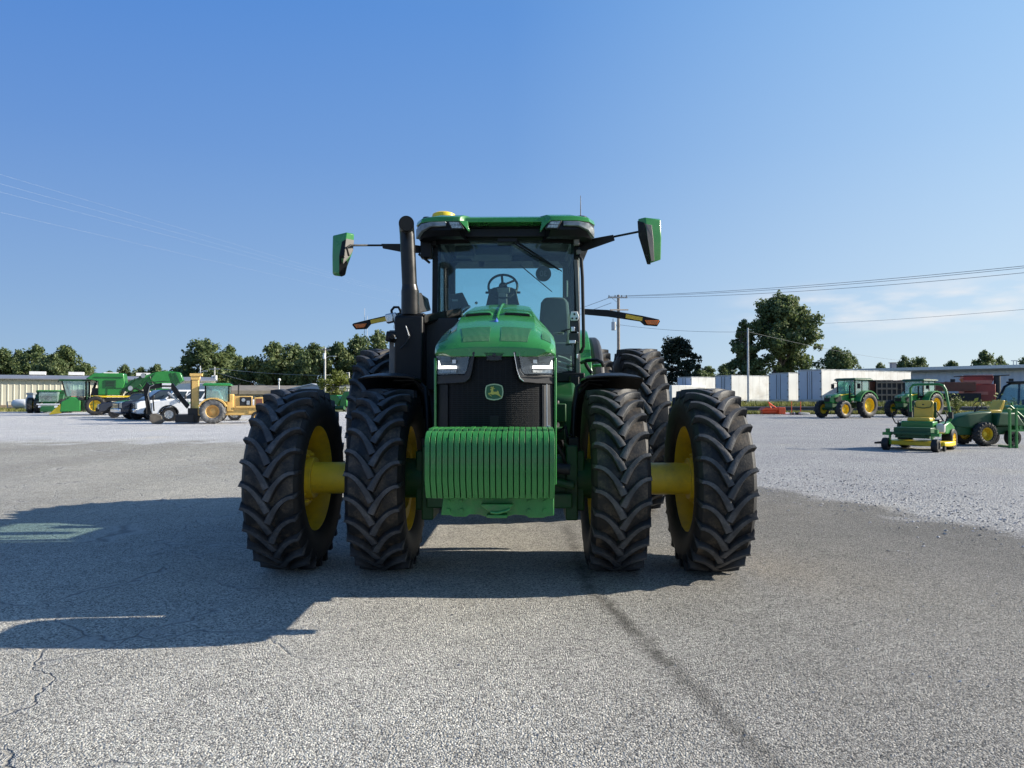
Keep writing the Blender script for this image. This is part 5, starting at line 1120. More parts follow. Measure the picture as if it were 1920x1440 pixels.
def pickup(loc, rz, paint, label, bed=True, suv=False, decal=False, blk_grille=False):
    t = empty('pickup_truck' if not suv else 'parked_car', loc, rz); tag(t, label, 'pickup truck' if not suv else 'car', 'vehicles parked in front of the cotton picker')
    k = .86 if suv else 1.0; L = (4.7 if suv else 5.9); W = 1.88 if suv else 2.03; h0 = .95 * k + .18
    fa, ra, wr = .95, L - 1.25, (.37 if suv else .42)
    def arch(c, up=True): return [(c + (wr + .09) * math.cos(R(180 - a)), wr + (wr + .09) * math.sin(R(180 - a))) for a in range(0, 181, 20)]
    z0 = .42
    bt = h0 + .18
    prof = [(0.02, z0)] + [p for p in arch(fa) if p[1] >= z0] + [p for p in arch(ra) if p[1] >= z0] + [(L - .02, z0), (L, bt), (L - 2.0 if not suv else L - .1, bt + .0), (1.55, bt), (.9, bt - .03), (.25, bt - .10), (0.0, bt - .22)]
    o = MB().prism(prof, 'x', -W / 2, W / 2)
    body = S('body', o, paint, t, bevel=.05)
    ch = (1.95, 1.9) if not suv else (1.7, 1.62)
    ct = ch[0]; ys = (1.5, 2.35, 3.75, 4.0) if not suv else (1.35, 2.15, 3.9, 4.55)
    g = MB().loft([[(sx * W / 2 * .95, y, bt - .01) for sx, y in ((-1, ys[0]), (1, ys[0]), (1, ys[3]), (-1, ys[3]))], [(sx * W / 2 * .80, y, ct - .03) for sx, y in ((-1, ys[1]), (1, ys[1]), (1, ys[2]), (-1, ys[2]))], [(sx * W / 2 * .74, y, ct) for sx, y in ((-1, ys[1] + .12), (1, ys[1] + .12), (1, ys[2] - .1), (-1, ys[2] - .1))]])
    cab = S('cab', g, paint, t, bevel=.03)
    def lerp(a, b, u): return a + (b - a) * u
    def gp(s, yf, u, out=.012):  # point on cab side: yf 0..1 along, u 0..1 up
        yb = lerp(ys[0], ys[3], yf); ytp = lerp(ys[1], ys[2], yf); x = lerp(W / 2 * .95, W / 2 * .80, u) + out
        return Vector((s * x, lerp(yb, ytp, u), lerp(bt, ct - .03, u)))
    for s in (-1, 1):
        for a, b in ((.06, .47), (.52, .94)):
            q = [gp(s, a, .10), gp(s, b, .10), gp(s, b, .86), gp(s, a, .86)]; i = [gp(s, a, .10, -.03), gp(s, b, .10, -.03), gp(s, b, .86, -.03), gp(s, a, .86, -.03)]
            S('side_window', MB().loft([q, i]), 'glass_dark', t)
    def fp(x, u, out): return Vector((x * lerp(W / 2 * .95, W / 2 * .80, u), lerp(ys[0], ys[1], u) - out, lerp(bt, ct - .03, u) + out * .6))
    S('windscreen', MB().loft([[fp(-.9, .08, .012), fp(.9, .08, .012), fp(.9, .9, .012), fp(-.9, .9, .012)], [fp(-.9, .08, -.04), fp(.9, .08, -.04), fp(.9, .9, -.04), fp(-.9, .9, -.04)]]), 'glass_dark', t)
    gm_ = 'char' if blk_grille else 'chrome'
    gl = S('grille', MB().box((0, -.03, bt - .42), (W * .60, .10, .34)), 'black', t, bevel=.02)
    for z in (-.53, -.42, -.31): S('grille_bar', MB().box((0, -.09, bt + z), (W * .58, .04, .05)), gm_, gl)
    for s in (-1, 1):
        S('headlight', MB().box((s * W * .405, .03, bt - .38), (W * .17, .18, .36)), 'glass_far' if False else mat('lamp_glass_%s' % id(t), (.45, .48, .5), .15) if False else 'strip', t, bevel=.03)
        mr_ = S('mirror', MB().box((s * (W / 2 + .15), 1.85, bt + .16), (.2, .12, .24)), 'char' if not suv else paint, t, bevel=.03)
        S('door_handle', MB().box((s * (W / 2 + .012), 2.65, bt - .12), (.03, .18, .04)), 'black' if paint != 'navy' else 'chrome', t)
        S('door_gap', MB().box((s * (W / 2 + .002), 2.0, bt - .3), (.008, .02, .58)).box((s * (W / 2 + .002), 2.95, bt - .3), (.008, .02, .58)), 'dark', t)
    for s in (-1, 1):
        for y in (fa, ra):
            S('arch_trim', MB().prism([(y + (wr + .15) * math.cos(R(a)), wr + (wr + .15) * math.sin(R(a))) for a in range(10, 171, 16)] + [(y + (wr + .07) * math.cos(R(a)), wr + (wr + .07) * math.sin(R(a))) for a in range(170, 9, -16)], 'x', s * (W / 2 - .02), s * (W / 2 + .02)), 'black', t)
    S('bumper', MB().box((0, -.08, .60), (W * .97, .20, .26)), 'chrome' if not suv else 'black', t, bevel=.05)
    S('underbody', MB().box((0, L / 2, .42), (W * .8, L * .9, .18)), 'dark', t)
    if not suv:
        S('bed_floor', MB().box((0, L - .98, bt + .005), (W * .84, 1.85, .012)), 'dark', t)
    for s in (-1, 1):
        for y in (fa, ra): simple_wheel(t, (s * (W / 2 - .14), y, wr), wr, .27, 'char' if paint == 'navy' else 'silver', axis_flip=s)
    if decal:
        S('door_decal', MB().box((-(W / 2 + .006), 2.30, bt - .20), (.006, .55, .07)).box((-(W / 2 + .006), 2.36, bt - .29), (.006, .40, .05)), 'far_green', t)
        S('door_decal', MB().box(((W / 2 + .006), 2.30, bt - .20), (.006, .55, .07)).box(((W / 2 + .006), 2.36, bt - .29), (.006, .40, .05)), 'far_green', t)
    return t
pickup(gpt(186, 50), R(-62), 'navy', 'dark navy car parked leftmost of the row below the cotton picker', suv=True)
pickup(gpt(220, 46), R(-48), 'navy', 'dark blue pickup with a big chrome grille between the navy car and the white pickup', blk_grille=False)
pickup(gpt(252, 45), R(-56), 'white_car', 'white pickup behind the hanging digger bucket with black wheel arches')
pickup(gpt(287, 43.5), R(-68), 'white_car', 'white pickup with green door lettering left of the yellow digger mast', decal=True)

# ---------------- yellow digger with mast, green roof and rear excavator arm (front points right in the photo)
dg = new('trenching_tractor', gpt(436, 40), R(108), 'yellow utility tractor with green cab roof, upright yellow mast and black digger arm', 'digger')
# local -Y is its front = photo right
S('chassis', MB().box((0, .2, .62), (.8, 3.2, .35)).box((0, -1.3, .75), (.9, .9, .5)), 'machine_yellow', dg, bevel=.03)
S('engine_cover', MB().box((0, -.55, 1.15), (.85, 1.0, .75)).box((0, .1, 1.15), (.95, .35, .95)), 'machine_yellow', dg, bevel=.03)
S('engine', MB().box((-.02, -.72, 1.22), (.92, .62, .50)).cyl((.3, -.8, 1.2), (.49, -.8, 1.2), .12, n=10), 'dark', dg)
S('engine_part', MB().cyl((-.50, -.6, 1.3), (-.42, -.6, 1.3), .10, n=12).box((-.49, -.85, 1.15), (.04, .16, .22)), 'silver', dg)
S('frame_rail', MB().box((-.5, -.9, .92), (.06, 1.4, .10)), 'machine_yellow', dg)
S('nose_grille', MB().box((-.405, -1.42, 1.15), (.02, .34, .44)), 'rust', dg)
S('nose', MB().box((0, -1.42, 1.10), (.8, .5, .72)), 'machine_yellow', dg, bevel=.03)
S('exhaust_pipe', MB().tube([(.25, -.3, 1.5), (.25, -.3, 2.15), (.25, -.4, 2.22)], .04), 'dark', dg)
for s in (-1, 1):
    far_wheel(dg, (s * .85, .95, .68), .68, .36, .45, 16, -s, mats=['rub_grey', 'rub_grey', 'rub_grey'], paint='machine_yellow')
    far_wheel(dg, (s * .7, -1.35, .34), .34, .18, .24, 12, -s, mats=['rub_far', 'rub_far', 'rub_far'], paint='machine_yellow')
    S('fender', MB().prism([(.95 + .78 * math.cos(R(a)), .70 + .74 * math.sin(R(a))) for a in range(160, 19, -20)] + [(.95 + .70 * math.cos(R(a)), .70 + .66 * math.sin(R(a))) for a in range(20, 161, 20)], 'x', s * .62, s * 1.08), 'machine_yellow', dg)
    for y in (.15, 1.35): S('cab_post', MB().box((s * .62, y, 1.66), (.08, .08, .92)), 'black', dg)
    S('side_glass', MB().box((s * .62, .75, 1.66), (.01, 1.1, .85)), 'glass_far', dg)
S('cab_glass', MB().box((0, .15, 1.66), (1.2, .01, .85)), 'glass_far', dg); S('cab_back_glass', MB().box((0, 1.35, 1.66), (1.2, .01, .85)), 'glass_far', dg)
S('cab_roof', MB().loft([[(a * 1.0, b, z) for a, b in ((-.75, .0), (.75, .0), (.75, 1.5), (-.75, 1.5))] for z in (2.08, 2.15)] + [[(a, b, 2.24) for a, b in ((-.62, .15), (.62, .15), (.62, 1.4), (-.62, 1.4))]]), 'green', dg, bevel=.03)
S('seat', MB().box((0, .9, 1.35), (.5, .5, .12)).box((0, 1.15, 1.65), (.5, .12, .55)), 'interior', dg)
ms = S('mast', MB().box((0, 1.92, 1.55), (.35, .36, 2.2)), 'machine_yellow', dg, bevel=.02)
S('mast_head', MB().box((0, 1.88, 2.70), (.5, .62, .14)).box((0, 1.92, 2.55), (.42, .44, .24)), 'machine_yellow', ms)
S('mast_rail', MB().box((0, 2.13, 1.5), (.18, .06, 2.5)), 'dark', ms)
S('mast_foot', MB().box((0, 2.0, .45), (.9, .5, .8)).box((0, 2.4, .28), (1.2, .9, .42)), 'dark', ms)
def bar(mb, a, b, w, h): 
    a, b = Vector(a), Vector(b); d = (b - a).normalized(); x = Vector((1, 0, 0)); n = d.cross(x).normalized()
    return mb.loft([[p + x * w / 2 + n * h / 2, p - x * w / 2 + n * h / 2, p - x * w / 2 - n * h / 2, p + x * w / 2 - n * h / 2] for p in (a, b)])
# in the photo plane: y grows to the left
def sq(mb, k=.72):
    mb.v = [(x, 2.1 + (y - 2.1) * k, z * .93) for x, y, z in mb.v]; return mb
bm = MB(); bar(bm, (0, 2.35, 1.0), (0, 3.0, 1.65), .22, .30); bar(bm, (0, 2.95, 1.6), (0, 3.55, 2.30), .22, .32); bar(bm, (0, 3.4, 2.22), (0, 4.3, 2.30), .2, .24); bar(bm, (0, 4.2, 2.28), (0, 5.15, 2.12), .2, .26)
am = S('boom', sq(bm), 'black', dg); 
S('cylinder', sq(MB().cyl((-.16, 2.9, 1.25), (-.16, 3.75, 1.85), .07, n=10)), 'silver', am)
S('hose', sq(MB().tube([(0, 2.6, 1.3), (0, 3.6, 2.52), (0, 4.2, 2.50), (0, 5.1, 2.42), (0, 5.25, 2.2)], .02)), 'dark', am)
sg_ = MB(); bar(sg_, (0, 5.05, 2.32), (0, 5.35, 1.95), .22, .42); bar(sg_, (0, 5.3, 2.05), (0, 5.02, .55), .2, .30)
st_ = S('stick', sq(sg_), 'black', dg); S('hose', sq(MB().tube([(-.13, 4.7, 2.30), (-.13, 5.0, 2.18), (-.13, 5.13, 1.7), (-.13, 4.98, 1.2), (-.13, 4.9, .8)], .018)), 'galv', st_)
S('cylinder', sq(MB().cyl((.14, 4.85, 1.6), (.14, 4.75, .75), .05, n=10).cyl((-.14, 5.2, 1.5), (-.14, 5.2, .6), .05, n=10)), 'black', st_)
S('decal', sq(MB().box((-.12, 3.85, 2.33), (.02, .62, .12)).box((-.12, 3.85, 2.12), (.02, .62, .09))), 'white', am)
bk = MB().prism([(4.9, .60), (4.55, .62), (4.15, .48), (4.05, .15), (4.2, .02), (4.75, .03), (4.98, .22)], 'x', -.33, .33)
S('bucket', sq(bk), mat('rusty_grey_bucket', (.14, .12, .095), .7, metal=.2, var=.35, vscale=4), dg, bevel=.02)
S('bucket_link', sq(MB().tube([(.1, 5.0, .75), (.1, 4.88, .60), (.1, 4.95, .3)], .05)), 'dark', dg)

# ---------------- far combine with round green tank
cb_ = new('grain_combine', gpt(93, 66), R(24), 'dark green combine with big dual tyres parked left of the cotton picker', 'combine')
S('body', MB().prism([(-.2, .95), (.2, 1.75), (4.2, 1.75), (4.3, .9)], 'x', -1.15, 1.15), 'far_green_dark', cb_, bevel=.08)
S('tank', MB().loft([[(a * s, y * 1, z) for a, y in ((-1, .6), (1, .6), (1, 4.1), (-1, 4.1))] for s, z in ((1.0, 1.5), (1.2, 2.05), (1.15, 2.1))]), 'far_green_dark', cb_, bevel=.03)
S('cab_glass', MB().loft([[(a * .72, y, z) for a, y in ((-1, y_), (1, y_), (1, .5), (-1, .5))] for y_, z in ((-.55, 1.05), (-.75, 1.6), (-.6, 2.0))]), 'glass_far', cb_)
S('cab_roof', MB().box((0, 0, 2.06), (1.7, 1.5, .12)), 'far_green', cb_, bevel=.04)
S('operator_seat', MB().box((0, .1, 1.3), (.4, .4, .5)), 'dark', cb_)
S('feeder', MB().prism([(-.2, 1.0), (-1.4, .35), (-1.4, .15), (-.2, .5)], 'x', -.5, .5), 'far_green_dark', cb_)
S('front_rail', MB().box((0, -.7, .82), (1.8, .1, .1)).box((0, -.75, .6), (1.5, .1, .2)), 'trailer_door', cb_)
for s in (-1, 1):
    for x in (1.0, 1.55): far_wheel(cb_, (s * x, .35, .72), .72, .4, .42, 16, -s)
    far_wheel(cb_, (s * .95, 3.7, .5), .5, .28, .3, 14, -s)
# ---------------- cotton picker
cp = new('cotton_picker', gpt(176, 58.5), R(-68), 'huge green cotton picker with yellow stripe, yellow wheel and raised rear chute', 'cotton picker')
def ym(mb, f):
    mb.v = [(x, f(y), z) for x, y, z in mb.v]; return mb
fh = lambda y: y * .68 - .65
fc = lambda y: y - 1.05
fr_ = lambda y: 2.2 + (y - 4.5) * .84
S('chassis', MB().box((0, 3.2, 1.28), (2.2, 6.4, .30)), 'dark', cp)
S('stripe', MB().box((-1.14, 2.6, 1.52), (.05, 5.2, .13)).box((1.14, 2.6, 1.52), (.05, 5.2, .13)).box((0, .04, 1.52), (2.2, .05, .13)), 'yellow_far', cp)
S('hopper', ym(MB().prism([(.3, 2.95), (1.2, 3.42), (4.3, 3.42), (4.45, 2.6), (3.9, 1.62), (1.6, 1.62), (1.6, 2.75)], 'x', -1.1, 1.1), fh), 'far_green', cp, bevel=.06)
S('hopper_panel', ym(MB().box((1.13, 2.9, 2.55), (.05, 1.2, .6)), fh), 'far_green_dark', cp)
S('deck_rail', ym(MB().tube([(1.12, 2.6, 1.6), (1.12, 2.6, 2.2), (1.12, 4.6, 2.2), (1.12, 4.6, 1.6)], .03), fh), 'far_green_dark', cp)
S('hopper_edge', ym(MB().box((1.12, 2.7, 3.08), (.05, 3.0, .07)), fh), 'far_green_dark', cp)
S('hopper_louvre', ym(MB().box((1.16, 2.9, 2.4), (.02, .9, .06)).box((1.16, 2.9, 2.55), (.02, .9, .06)).box((1.16, 2.9, 2.7), (.02, .9, .06)), fh), 'dark', cp)
S('engine_deck', ym(MB().box((0, 1.5, 1.9), (1.9, 1.1, .6)).box((-.8, 1.9, 2.0), (.2, .5, .9)), fh), 'dark', cp)
S('air_duct', ym(MB().tube([(-1.0, .5, 1.6), (1.0, 1.4, 2.75)], .14), fh), 'char', cp)
S('cab_glass', ym(MB().loft([[(a * .75, y, z) for a, y in ((-1, y_), (1, y_), (1, .6), (-1, .6))] for y_, z in ((-.75, 1.55), (-1.05, 2.5), (-1.05, 2.75))]), fc), 'glass_far', cp)
for s in (-1, 1):
    S('cab_post', ym(MB().tube([(s * .76, -.76, 1.5), (s * .76, -1.08, 2.75)], .05), fc), 'black', cp); S('cab_post', ym(MB().box((s * .76, .6, 2.1), (.1, .12, 1.3)), fc), 'black', cp)
S('cab_roof', ym(MB().box((0, -.3, 2.84), (1.8, 2.0, .14)), fc), 'far_green_dark', cp, bevel=.04)
S('roof_arm', ym(MB().tube([(-.8, -1.2, 2.8), (-1.5, -1.7, 2.86), (-1.6, -1.8, 2.7)], .04), fc), 'dark', cp)
S('operator_seat', ym(MB().box((0, .1, 1.8), (.5, .5, .6)), fc), 'dark', cp)
for i in range(5):
    x = -1.36 + .68 * i
    u_ = S('row_unit', MB().prism([(-.7, .35), (-.7, 1.25), (-1.3, 1.5), (-2.0, 1.1), (-2.1, .3)], 'x', x - .28, x + .28), 'far_green', cp, bevel=.04)
    S('nose_cone', MB().loft([[(x - .25, -2.05, .2), (x + .25, -2.05, .2), (x + .25, -2.05, .95), (x - .25, -2.05, .95)], [(x - .05, -2.85, .08), (x + .05, -2.85, .08), (x + .05, -2.85, .14), (x - .05, -2.85, .14)]]), 'yellow_far' if i in (0, 4) else 'far_green_dark', u_)
S('header_frame', MB().box((0, -.7, 1.35), (3.3, .25, .25)), 'dark', cp)
for s in (-1, 1):
    far_wheel(cp, (s * 1.35, .35, .78), .78, .44, .5, 18, -s); 
    far_wheel(cp, (s * 1.15, 4.6, .55), .55, .3, .4, 14, -s)
S('ladder', MB().box((1.5, -.25, 1.0), (.05, .06, 1.3)).box((1.5, .2, 1.0), (.05, .06, 1.3)).box((1.5, 0, .6), (.05, .45, .05)).box((1.5, 0, .9), (.05, .45, .05)).box((1.5, 0, 1.2), (.05, .45, .05)).box((1.5, 0, 1.5), (.05, .45, .05)), 'far_green_dark', cp)
ch_ = S('rear_chamber', ym(MB().prism([(4.5, 2.35), (5.2, 2.85), (6.4, 3.25), (7.6, 3.6), (8.6, 3.65), (9.6, 3.55), (9.9, 2.9), (8.7, 2.2), (7.6, 1.75), (6.3, 2.2), (5.6, 1.9), (4.8, 1.9)], 'x', -1.05, 1.05), fr_), 'far_green', cp, bevel=.05)
S('chamber_arm', ym(MB().prism([(5.0, 2.3), (6.3, 3.45), (6.6, 3.4), (6.1, 2.6), (5.3, 2.0)], 'x', 1.2, 1.06), fr_), 'far_green_dark', ch_)
S('chamber_arm', ym(MB().prism([(7.0, 2.9), (7.4, 3.5), (8.5, 3.4), (8.8, 2.6), (8.1, 2.3)], 'x', 1.2, 1.06), fr_), 'far_green', ch_)
S('chamber_rib', ym(MB().box((1.12, 9.0, 2.95), (.1, .12, 1.2), (R(25), 0, 0)).box((1.12, 9.35, 3.1), (.1, .12, 1.0), (R(25), 0, 0)), fr_), 'far_green_dark', ch_)
S('roller', ym(MB().cyl((1.3, 6.3, 3.25), (1.0, 6.3, 3.25), .2, n=14).cyl((1.3, 5.2, 2.2), (1.0, 5.2, 2.2), .2, n=14), fr_), 'galv', ch_)
S('chute_panel', ym(MB().prism([(7.5, 2.6), (7.9, 3.3), (8.5, 3.2), (8.3, 2.5)], 'x', 1.06, 1.12), fr_), 'far_green_dark', ch_)
S('chute_frame', ym(MB().tube([(1.1, 4.7, 2.0), (1.12, 5.6, 3.0), (1.12, 6.2, 2.3), (1.12, 6.9, 3.2), (1.12, 7.4, 2.0)], .07), fr_), 'far_green_dark', ch_)
S('chute_hose', ym(MB().tube([(1.15, 5.0, 1.7), (1.2, 5.6, 2.2), (1.2, 6.4, 1.9)], .06), fr_), 'dark', ch_)
S('mud_flap', ym(MB().box((0, 7.4, 1.9), (2.0, 1.6, .1), (R(-25), 0, 0)), fr_), 'dark', ch_)
wd = new('white_drum', gpt(256, 60), 0, 'white rounded tank just showing under the cotton picker chute', 'tank'); S('tank_body', MB().lathe([(-.9, .05), (-.8, .5), (-.5, .62), (.5, .62), (.8, .5), (.9, .05)], 20, (0, 0, 1.35), 'x'), 'white', wd); S('stand', MB().box((0, 0, .37), (1.2, .8, .74)), 'galv', wd)
wg = new('rusty_wagon', gpt(128, 72), 0, 'rust brown machine frame between the combine and the cotton picker', 'farm machine'); S('frame_body', MB().box((0, 0, 1.35), (1.1, 1.2, 1.7)), 'rust', wg, bevel=.05); S('wheel', MB().lathe([(-.1, .001), (-.1, .45), (.1, .45), (.1, .001)], 16, (-.7, -.5, .45)), 'rub_far', wg)
# ---------------- green baler behind the tyres on the left
bl = new('green_baler', gpt(634, 76), R(-20), 'green baler standing in front of the cream building between the front tyres', 'farm machine')
S('chamber', MB().prism([(-1.1, .6), (-1.0, 1.3), (-.5, 1.7), (.3, 1.7), (.7, 1.2), (.4, .6)], 'y', -.7, .7), 'far_green', bl, bevel=.05)
S('tailgate', MB().prism([(.6, .5), (.75, 1.4), (1.1, 2.0), (1.8, 2.1), (1.9, 1.5), (1.4, 1.2), (1.5, .5)], 'y', -.65, .65), 'far_green', bl, bevel=.05)
S('drawbar', MB().tube([(-1.1, -.7, .5), (-.2, -.8, .65), (.3, -.8, .6)], .07), 'trailer_white', bl)
S('pickup_reel', MB().cyl((-.8, -.75, .35), (1.3, -.75, .35), .22, n=12), 'far_green_dark', bl)
S('wheel', MB().lathe([(-.15, .001), (-.15, .36), (.15, .36), (.15, .001)], 16, (1.0, -.2, .36)), 'rub_far', bl)

# ---------------- utility tractors on the right
def small_tractor(loc, rz, label, sc=1):
    t = empty('utility_tractor', loc, rz); tag(t, label, 'tractor', 'green utility tractors parked on the gravel at right'); t.scale = (sc, sc, sc)
    S('chassis', MB().box((0, .7, .85), (.5, 3.4, .4)).box((0, -.9, .95), (.6, .5, .5)), 'far_green_dark', t, bevel=.03)
    hd = S('hood', MB().loft([[(a * w_, y, z0) if k in (0, 3) else (a * w_ * (.92 if k in (1, 2) else 1), y, z1) for k, a in enumerate((-1, -1, 1, 1))] for y, w_, z0, z1 in ((-1.28, .26, 1.1, 1.38), (-1.15, .34, 1.0, 1.50), (-.5, .38, 1.0, 1.62), (.65, .40, 1.0, 1.74))]), 'far_green', t, bevel=.05)
    S('front_grille', MB().box((0, -1.27, 1.22), (.44, .06, .26)), 'black', hd)
    for s in (-1, 1):
        S('headlight', MB().box((s * .17, -1.26, 1.42), (.17, .08, .09)), 'strip', hd); S('side_grille', MB().prism([(-1.0, 1.35), (-.4, 1.5), (-.3, 1.1), (-.9, 1.1)], 'x', s * .375, s * .395), 'black', hd)
        S('hood_stripe', MB().box((s * .385, .15, 1.60), (.02, 1.2, .05), (R(5.5), 0, 0)), 'yellow_far', hd)
        S('front_axle', MB().cyl((s * .1, -.75, .66), (s * .75, -.75, .62), .10, n=10), 'far_green_dark', t)
        far_wheel(t, (s * .86, -.75, .60), .60, .33, .36, 15, -s); far_wheel(t, (s * .92, 1.5, .86), .86, .50, .46, 17, -s)
        S('fender', MB().prism([(1.5 + 1.0 * math.cos(R(a)), .88 + .98 * math.sin(R(a))) for a in range(165, 24, -14)] + [(1.5 + .93 * math.cos(R(a)), .88 + .91 * math.sin(R(a))) for a in range(25, 166, 14)], 'x', s * .62, s * 1.12), 'far_green', t)
        S('fender_panel', MB().prism([(.6, 1.1), (.7, 1.6), (1.2, 1.82), (2.2, 1.7), (2.3, 1.2)], 'x', s * .60, s * .64), 'far_green', t)
        for y, n_ in ((.62, 0), (1.3, 0), (2.0, 0)): S('cab_post', MB().box((s * .68, y + (.05 if y > 1.9 else 0), 2.0), (.06, .07, 1.06)), 'black', t)
        S('side_glass', MB().box((s * .69, 1.3, 2.02), (.01, 1.32, .98)), 'glass_far', t)
        S('mirror', MB().box((s * 1.02, .55, 2.15), (.22, .05, .34)).box((s * .85, .58, 2.36), (.35, .03, .03)), 'black', t)
        S('work_light', MB().box((s * .6, .48, 2.50), (.16, .08, .08)), 'strip', t)
    S('windscreen', MB().box((0, .62, 2.02), (1.3, .01, 1.0)), 'glass_far', t); S('rear_glass', MB().box((0, 2.04, 2.02), (1.3, .01, .98)), 'glass_far', t)
    S('cab_roof', MB().loft([[(a * s_, y, z) for a, y in ((-1, .45 + d), (1, .45 + d), (1, 2.25 - d), (-1, 2.25 - d))] for s_, d, z in ((.78, 0, 2.53), (.84, -.06, 2.60), (.74, .1, 2.70))]), 'far_green_dark', t, bevel=.03)
    S('cab_floor', MB().box((0, 1.3, 1.42), (1.3, 1.4, .14)), 'black', t)
    S('seat', MB().box((0, 1.5, 1.65), (.5, .5, .14)).box((0, 1.75, 1.95), (.48, .12, .55)), 'interior', t)
    S('steering_wheel', MB().lathe([(-.01, .17), (.01, .19), (.01, .15)], 16, (0, 0, 0), 'y', closed=True).cyl((0, 0, 0), (0, .25, 0), .03, n=6), 'black', t).location = (0, .95, 1.95)
    S('muffler', MB().cyl((.48, .35, 1.3), (.48, .35, 2.2), .05, n=10), 'black', t)
    return t
small_tractor(gpt(1569, 50.5), R(-63), 'green utility tractor with closed cab standing in front of the white trailers', 1.04).location.y = 50.0
small_tractor(gpt(1704, 52.5), R(-60), 'green utility tractor half hidden behind the roll bar of the mower', 1.04)

# ---------------- zero-turn mower
mw = new('zero_turn_mower', gpt(1728, 19.9), R(-46), 'green and yellow zero turn mower with yellow seat and roll bar at right', 'mower')
S('deck', MB().prism([(-.78, -.15), (-.70, -.55), (.70, -.55), (.80, -.15), (.74, .35), (-.72, .35)], 'z', .12, .25), 'yellow_far', mw, bevel=.03)
S('deck_band', MB().box((.02, -.57, .19), (1.2, .05, .10)), 'yellow_far', mw)
S('discharge_chute', MB().prism([(-.80, .22), (-1.12, .17), (-1.12, .12), (-.80, .13)], 'y', -.4, .15), 'black', mw)
S('frame', MB().box((-.30, -.35, .44), (.08, 1.2, .08)).box((.30, -.35, .44), (.08, 1.2, .08)).box((0, -.92, .47), (1.2, .08, .07)), 'far_green_dark', mw, bevel=.01)
S('foot_plate', MB().box((0, -.62, .52), (.92, .5, .22)).box((0, -.62, .40), (.85, .5, .12)), 'far_green_dark', mw, bevel=.02)
S('body_panel', MB().box((-.03, -.1, .66), (.80, .5, .26)), 'far_green', mw, bevel=.03)
for s in (-1, 1):
    S('caster_fork', MB().box((s * .60, -.92, .45), (.20, .16, .08)).box((s * .60, -.88, .52), (.08, .1, .14)).box((s * .52, -.96, .3), (.03, .1, .28)), 'far_green', mw)
    simple_wheel(mw, (s * .61, -1.0, .17), .17, .16, 'black', axis_flip=s)
    w_ = simple_wheel(mw, (s * .56, .45, .29), .29, .26, 'yellow_far', axis_flip=s)
    S('side_cover', MB().prism([(-.15, .45), (-.1, .72), (.3, .78), (.75, .62), (.75, .42)], 'x', s * .42, s * .62), 'far_green' if s > 0 else 'far_green_dark', mw, bevel=.03)
    S('control_lever', MB().tube([(s * .45, -.1, .7), (s * .62, -.2, .72), (s * .70, -.25, .92), (s * .64, -.25, 1.05)], .018), 'black', mw)
    S('deck_wheel', MB().cyl((s * .68, -.62, .08), (s * .74, -.62, .08), .075, n=14), 'black', mw)
S('side_tank', MB().box((.50, .02, .60), (.22, .45, .26)), 'trailer_white', mw, bevel=.04)
S('seat', MB().box((-.02, .0, .83), (.58, .5, .12)), 'seat_yellow', mw, bevel=.045, seg=3)
sb = S('seat_back', MB().loft([[(a * w_ - .02, .2 + d + b, z) for a, b in ((-1, 0), (1, 0), (1, .1), (-1, .1))] for w_, d, z in ((.24, 0, .88), (.25, .03, 1.1), (.24, .05, 1.30), (.20, .07, 1.36))]), 'seat_yellow', mw, bevel=.03, seg=3)
S('seat_trim', MB().tube([(-.25, .22, 1.32), (-.21, .20, 1.18), (-.05, .19, 1.15), (.02, .19, 1.15), (.17, .20, 1.18), (.21, .22, 1.32)], .014), 'far_green_dark', sb)
S('seat_shell', MB().box((-.02, .33, 1.08), (.60, .05, .46)), 'far_green_dark', sb, bevel=.02)
S('seat_badge', MB().box((-.02, .192, 1.25), (.05, .01, .03)), 'dark', sb)
S('roll_bar', MB().tube([(-.42, .45, .55), (-.42, .45, 1.25), (-.42, .45, 1.72), (-.36, .45, 1.80), (-.25, .45, 1.82), (.30, .45, 1.82), (.42, .45, 1.78), (.48, .45, 1.66), (.56, .47, 1.1), (.60, .47, .85), (.45, .47, .60)], .035, 10), 'far_green', mw)
S('roll_bar_joint', MB().box((.59, .47, .95), (.11, .09, .18)).box((-.42, .45, .95), (.1, .09, .18)), 'dark', mw)
S('seat_belt', MB().tube([(.2, .3, 1.2), (.35, .35, .95), (.45, .3, .8)], .02), 'black', mw)
S('deck_height_lever', MB().tube([(-.42, -.45, .5), (-.46, -.5, .80), (-.36, -.5, .82)], .014), 'black', mw)
S('engine', MB().box((0, .75, .62), (.6, .45, .4)), 'black', mw, bevel=.03)
# ---------------- compact riding tractor
rt = new('garden_tractor', gpt(1832, 21.6), R(-80), 'dark green compact tractor with yellow seat and yellow wheel behind the mower', 'tractor')
S('hood', MB().loft([[(a * w_, y, z0 if k in (0, 3) else z1) for k, a in enumerate((-1, -.85, .85, 1))] for y, w_, z0, z1 in ((-1.0, .16, .60, .74), (-.88, .26, .55, .86), (-.5, .31, .52, .97), (0, .33, .52, 1.02), (.25, .34, .52, 1.03))]), 'far_green_dark', rt, bevel=.04)
S('rear_guard', MB().tube([(.36, .8, 1.2), (.40, 1.3, .8), (.40, 1.55, .62)], .022), 'far_green', rt)
S('rear_weight', MB().box((0, 1.42, .62), (.55, .14, .30)), 'far_green_dark', rt, bevel=.02)
S('hood_stripe', MB().box((-.335, -.4, .93), (.02, .7, .03)), 'far_green', rt)
S('frame', MB().box((0, 0, .45), (.5, 1.9, .25)), 'far_green_dark', rt, bevel=.02)
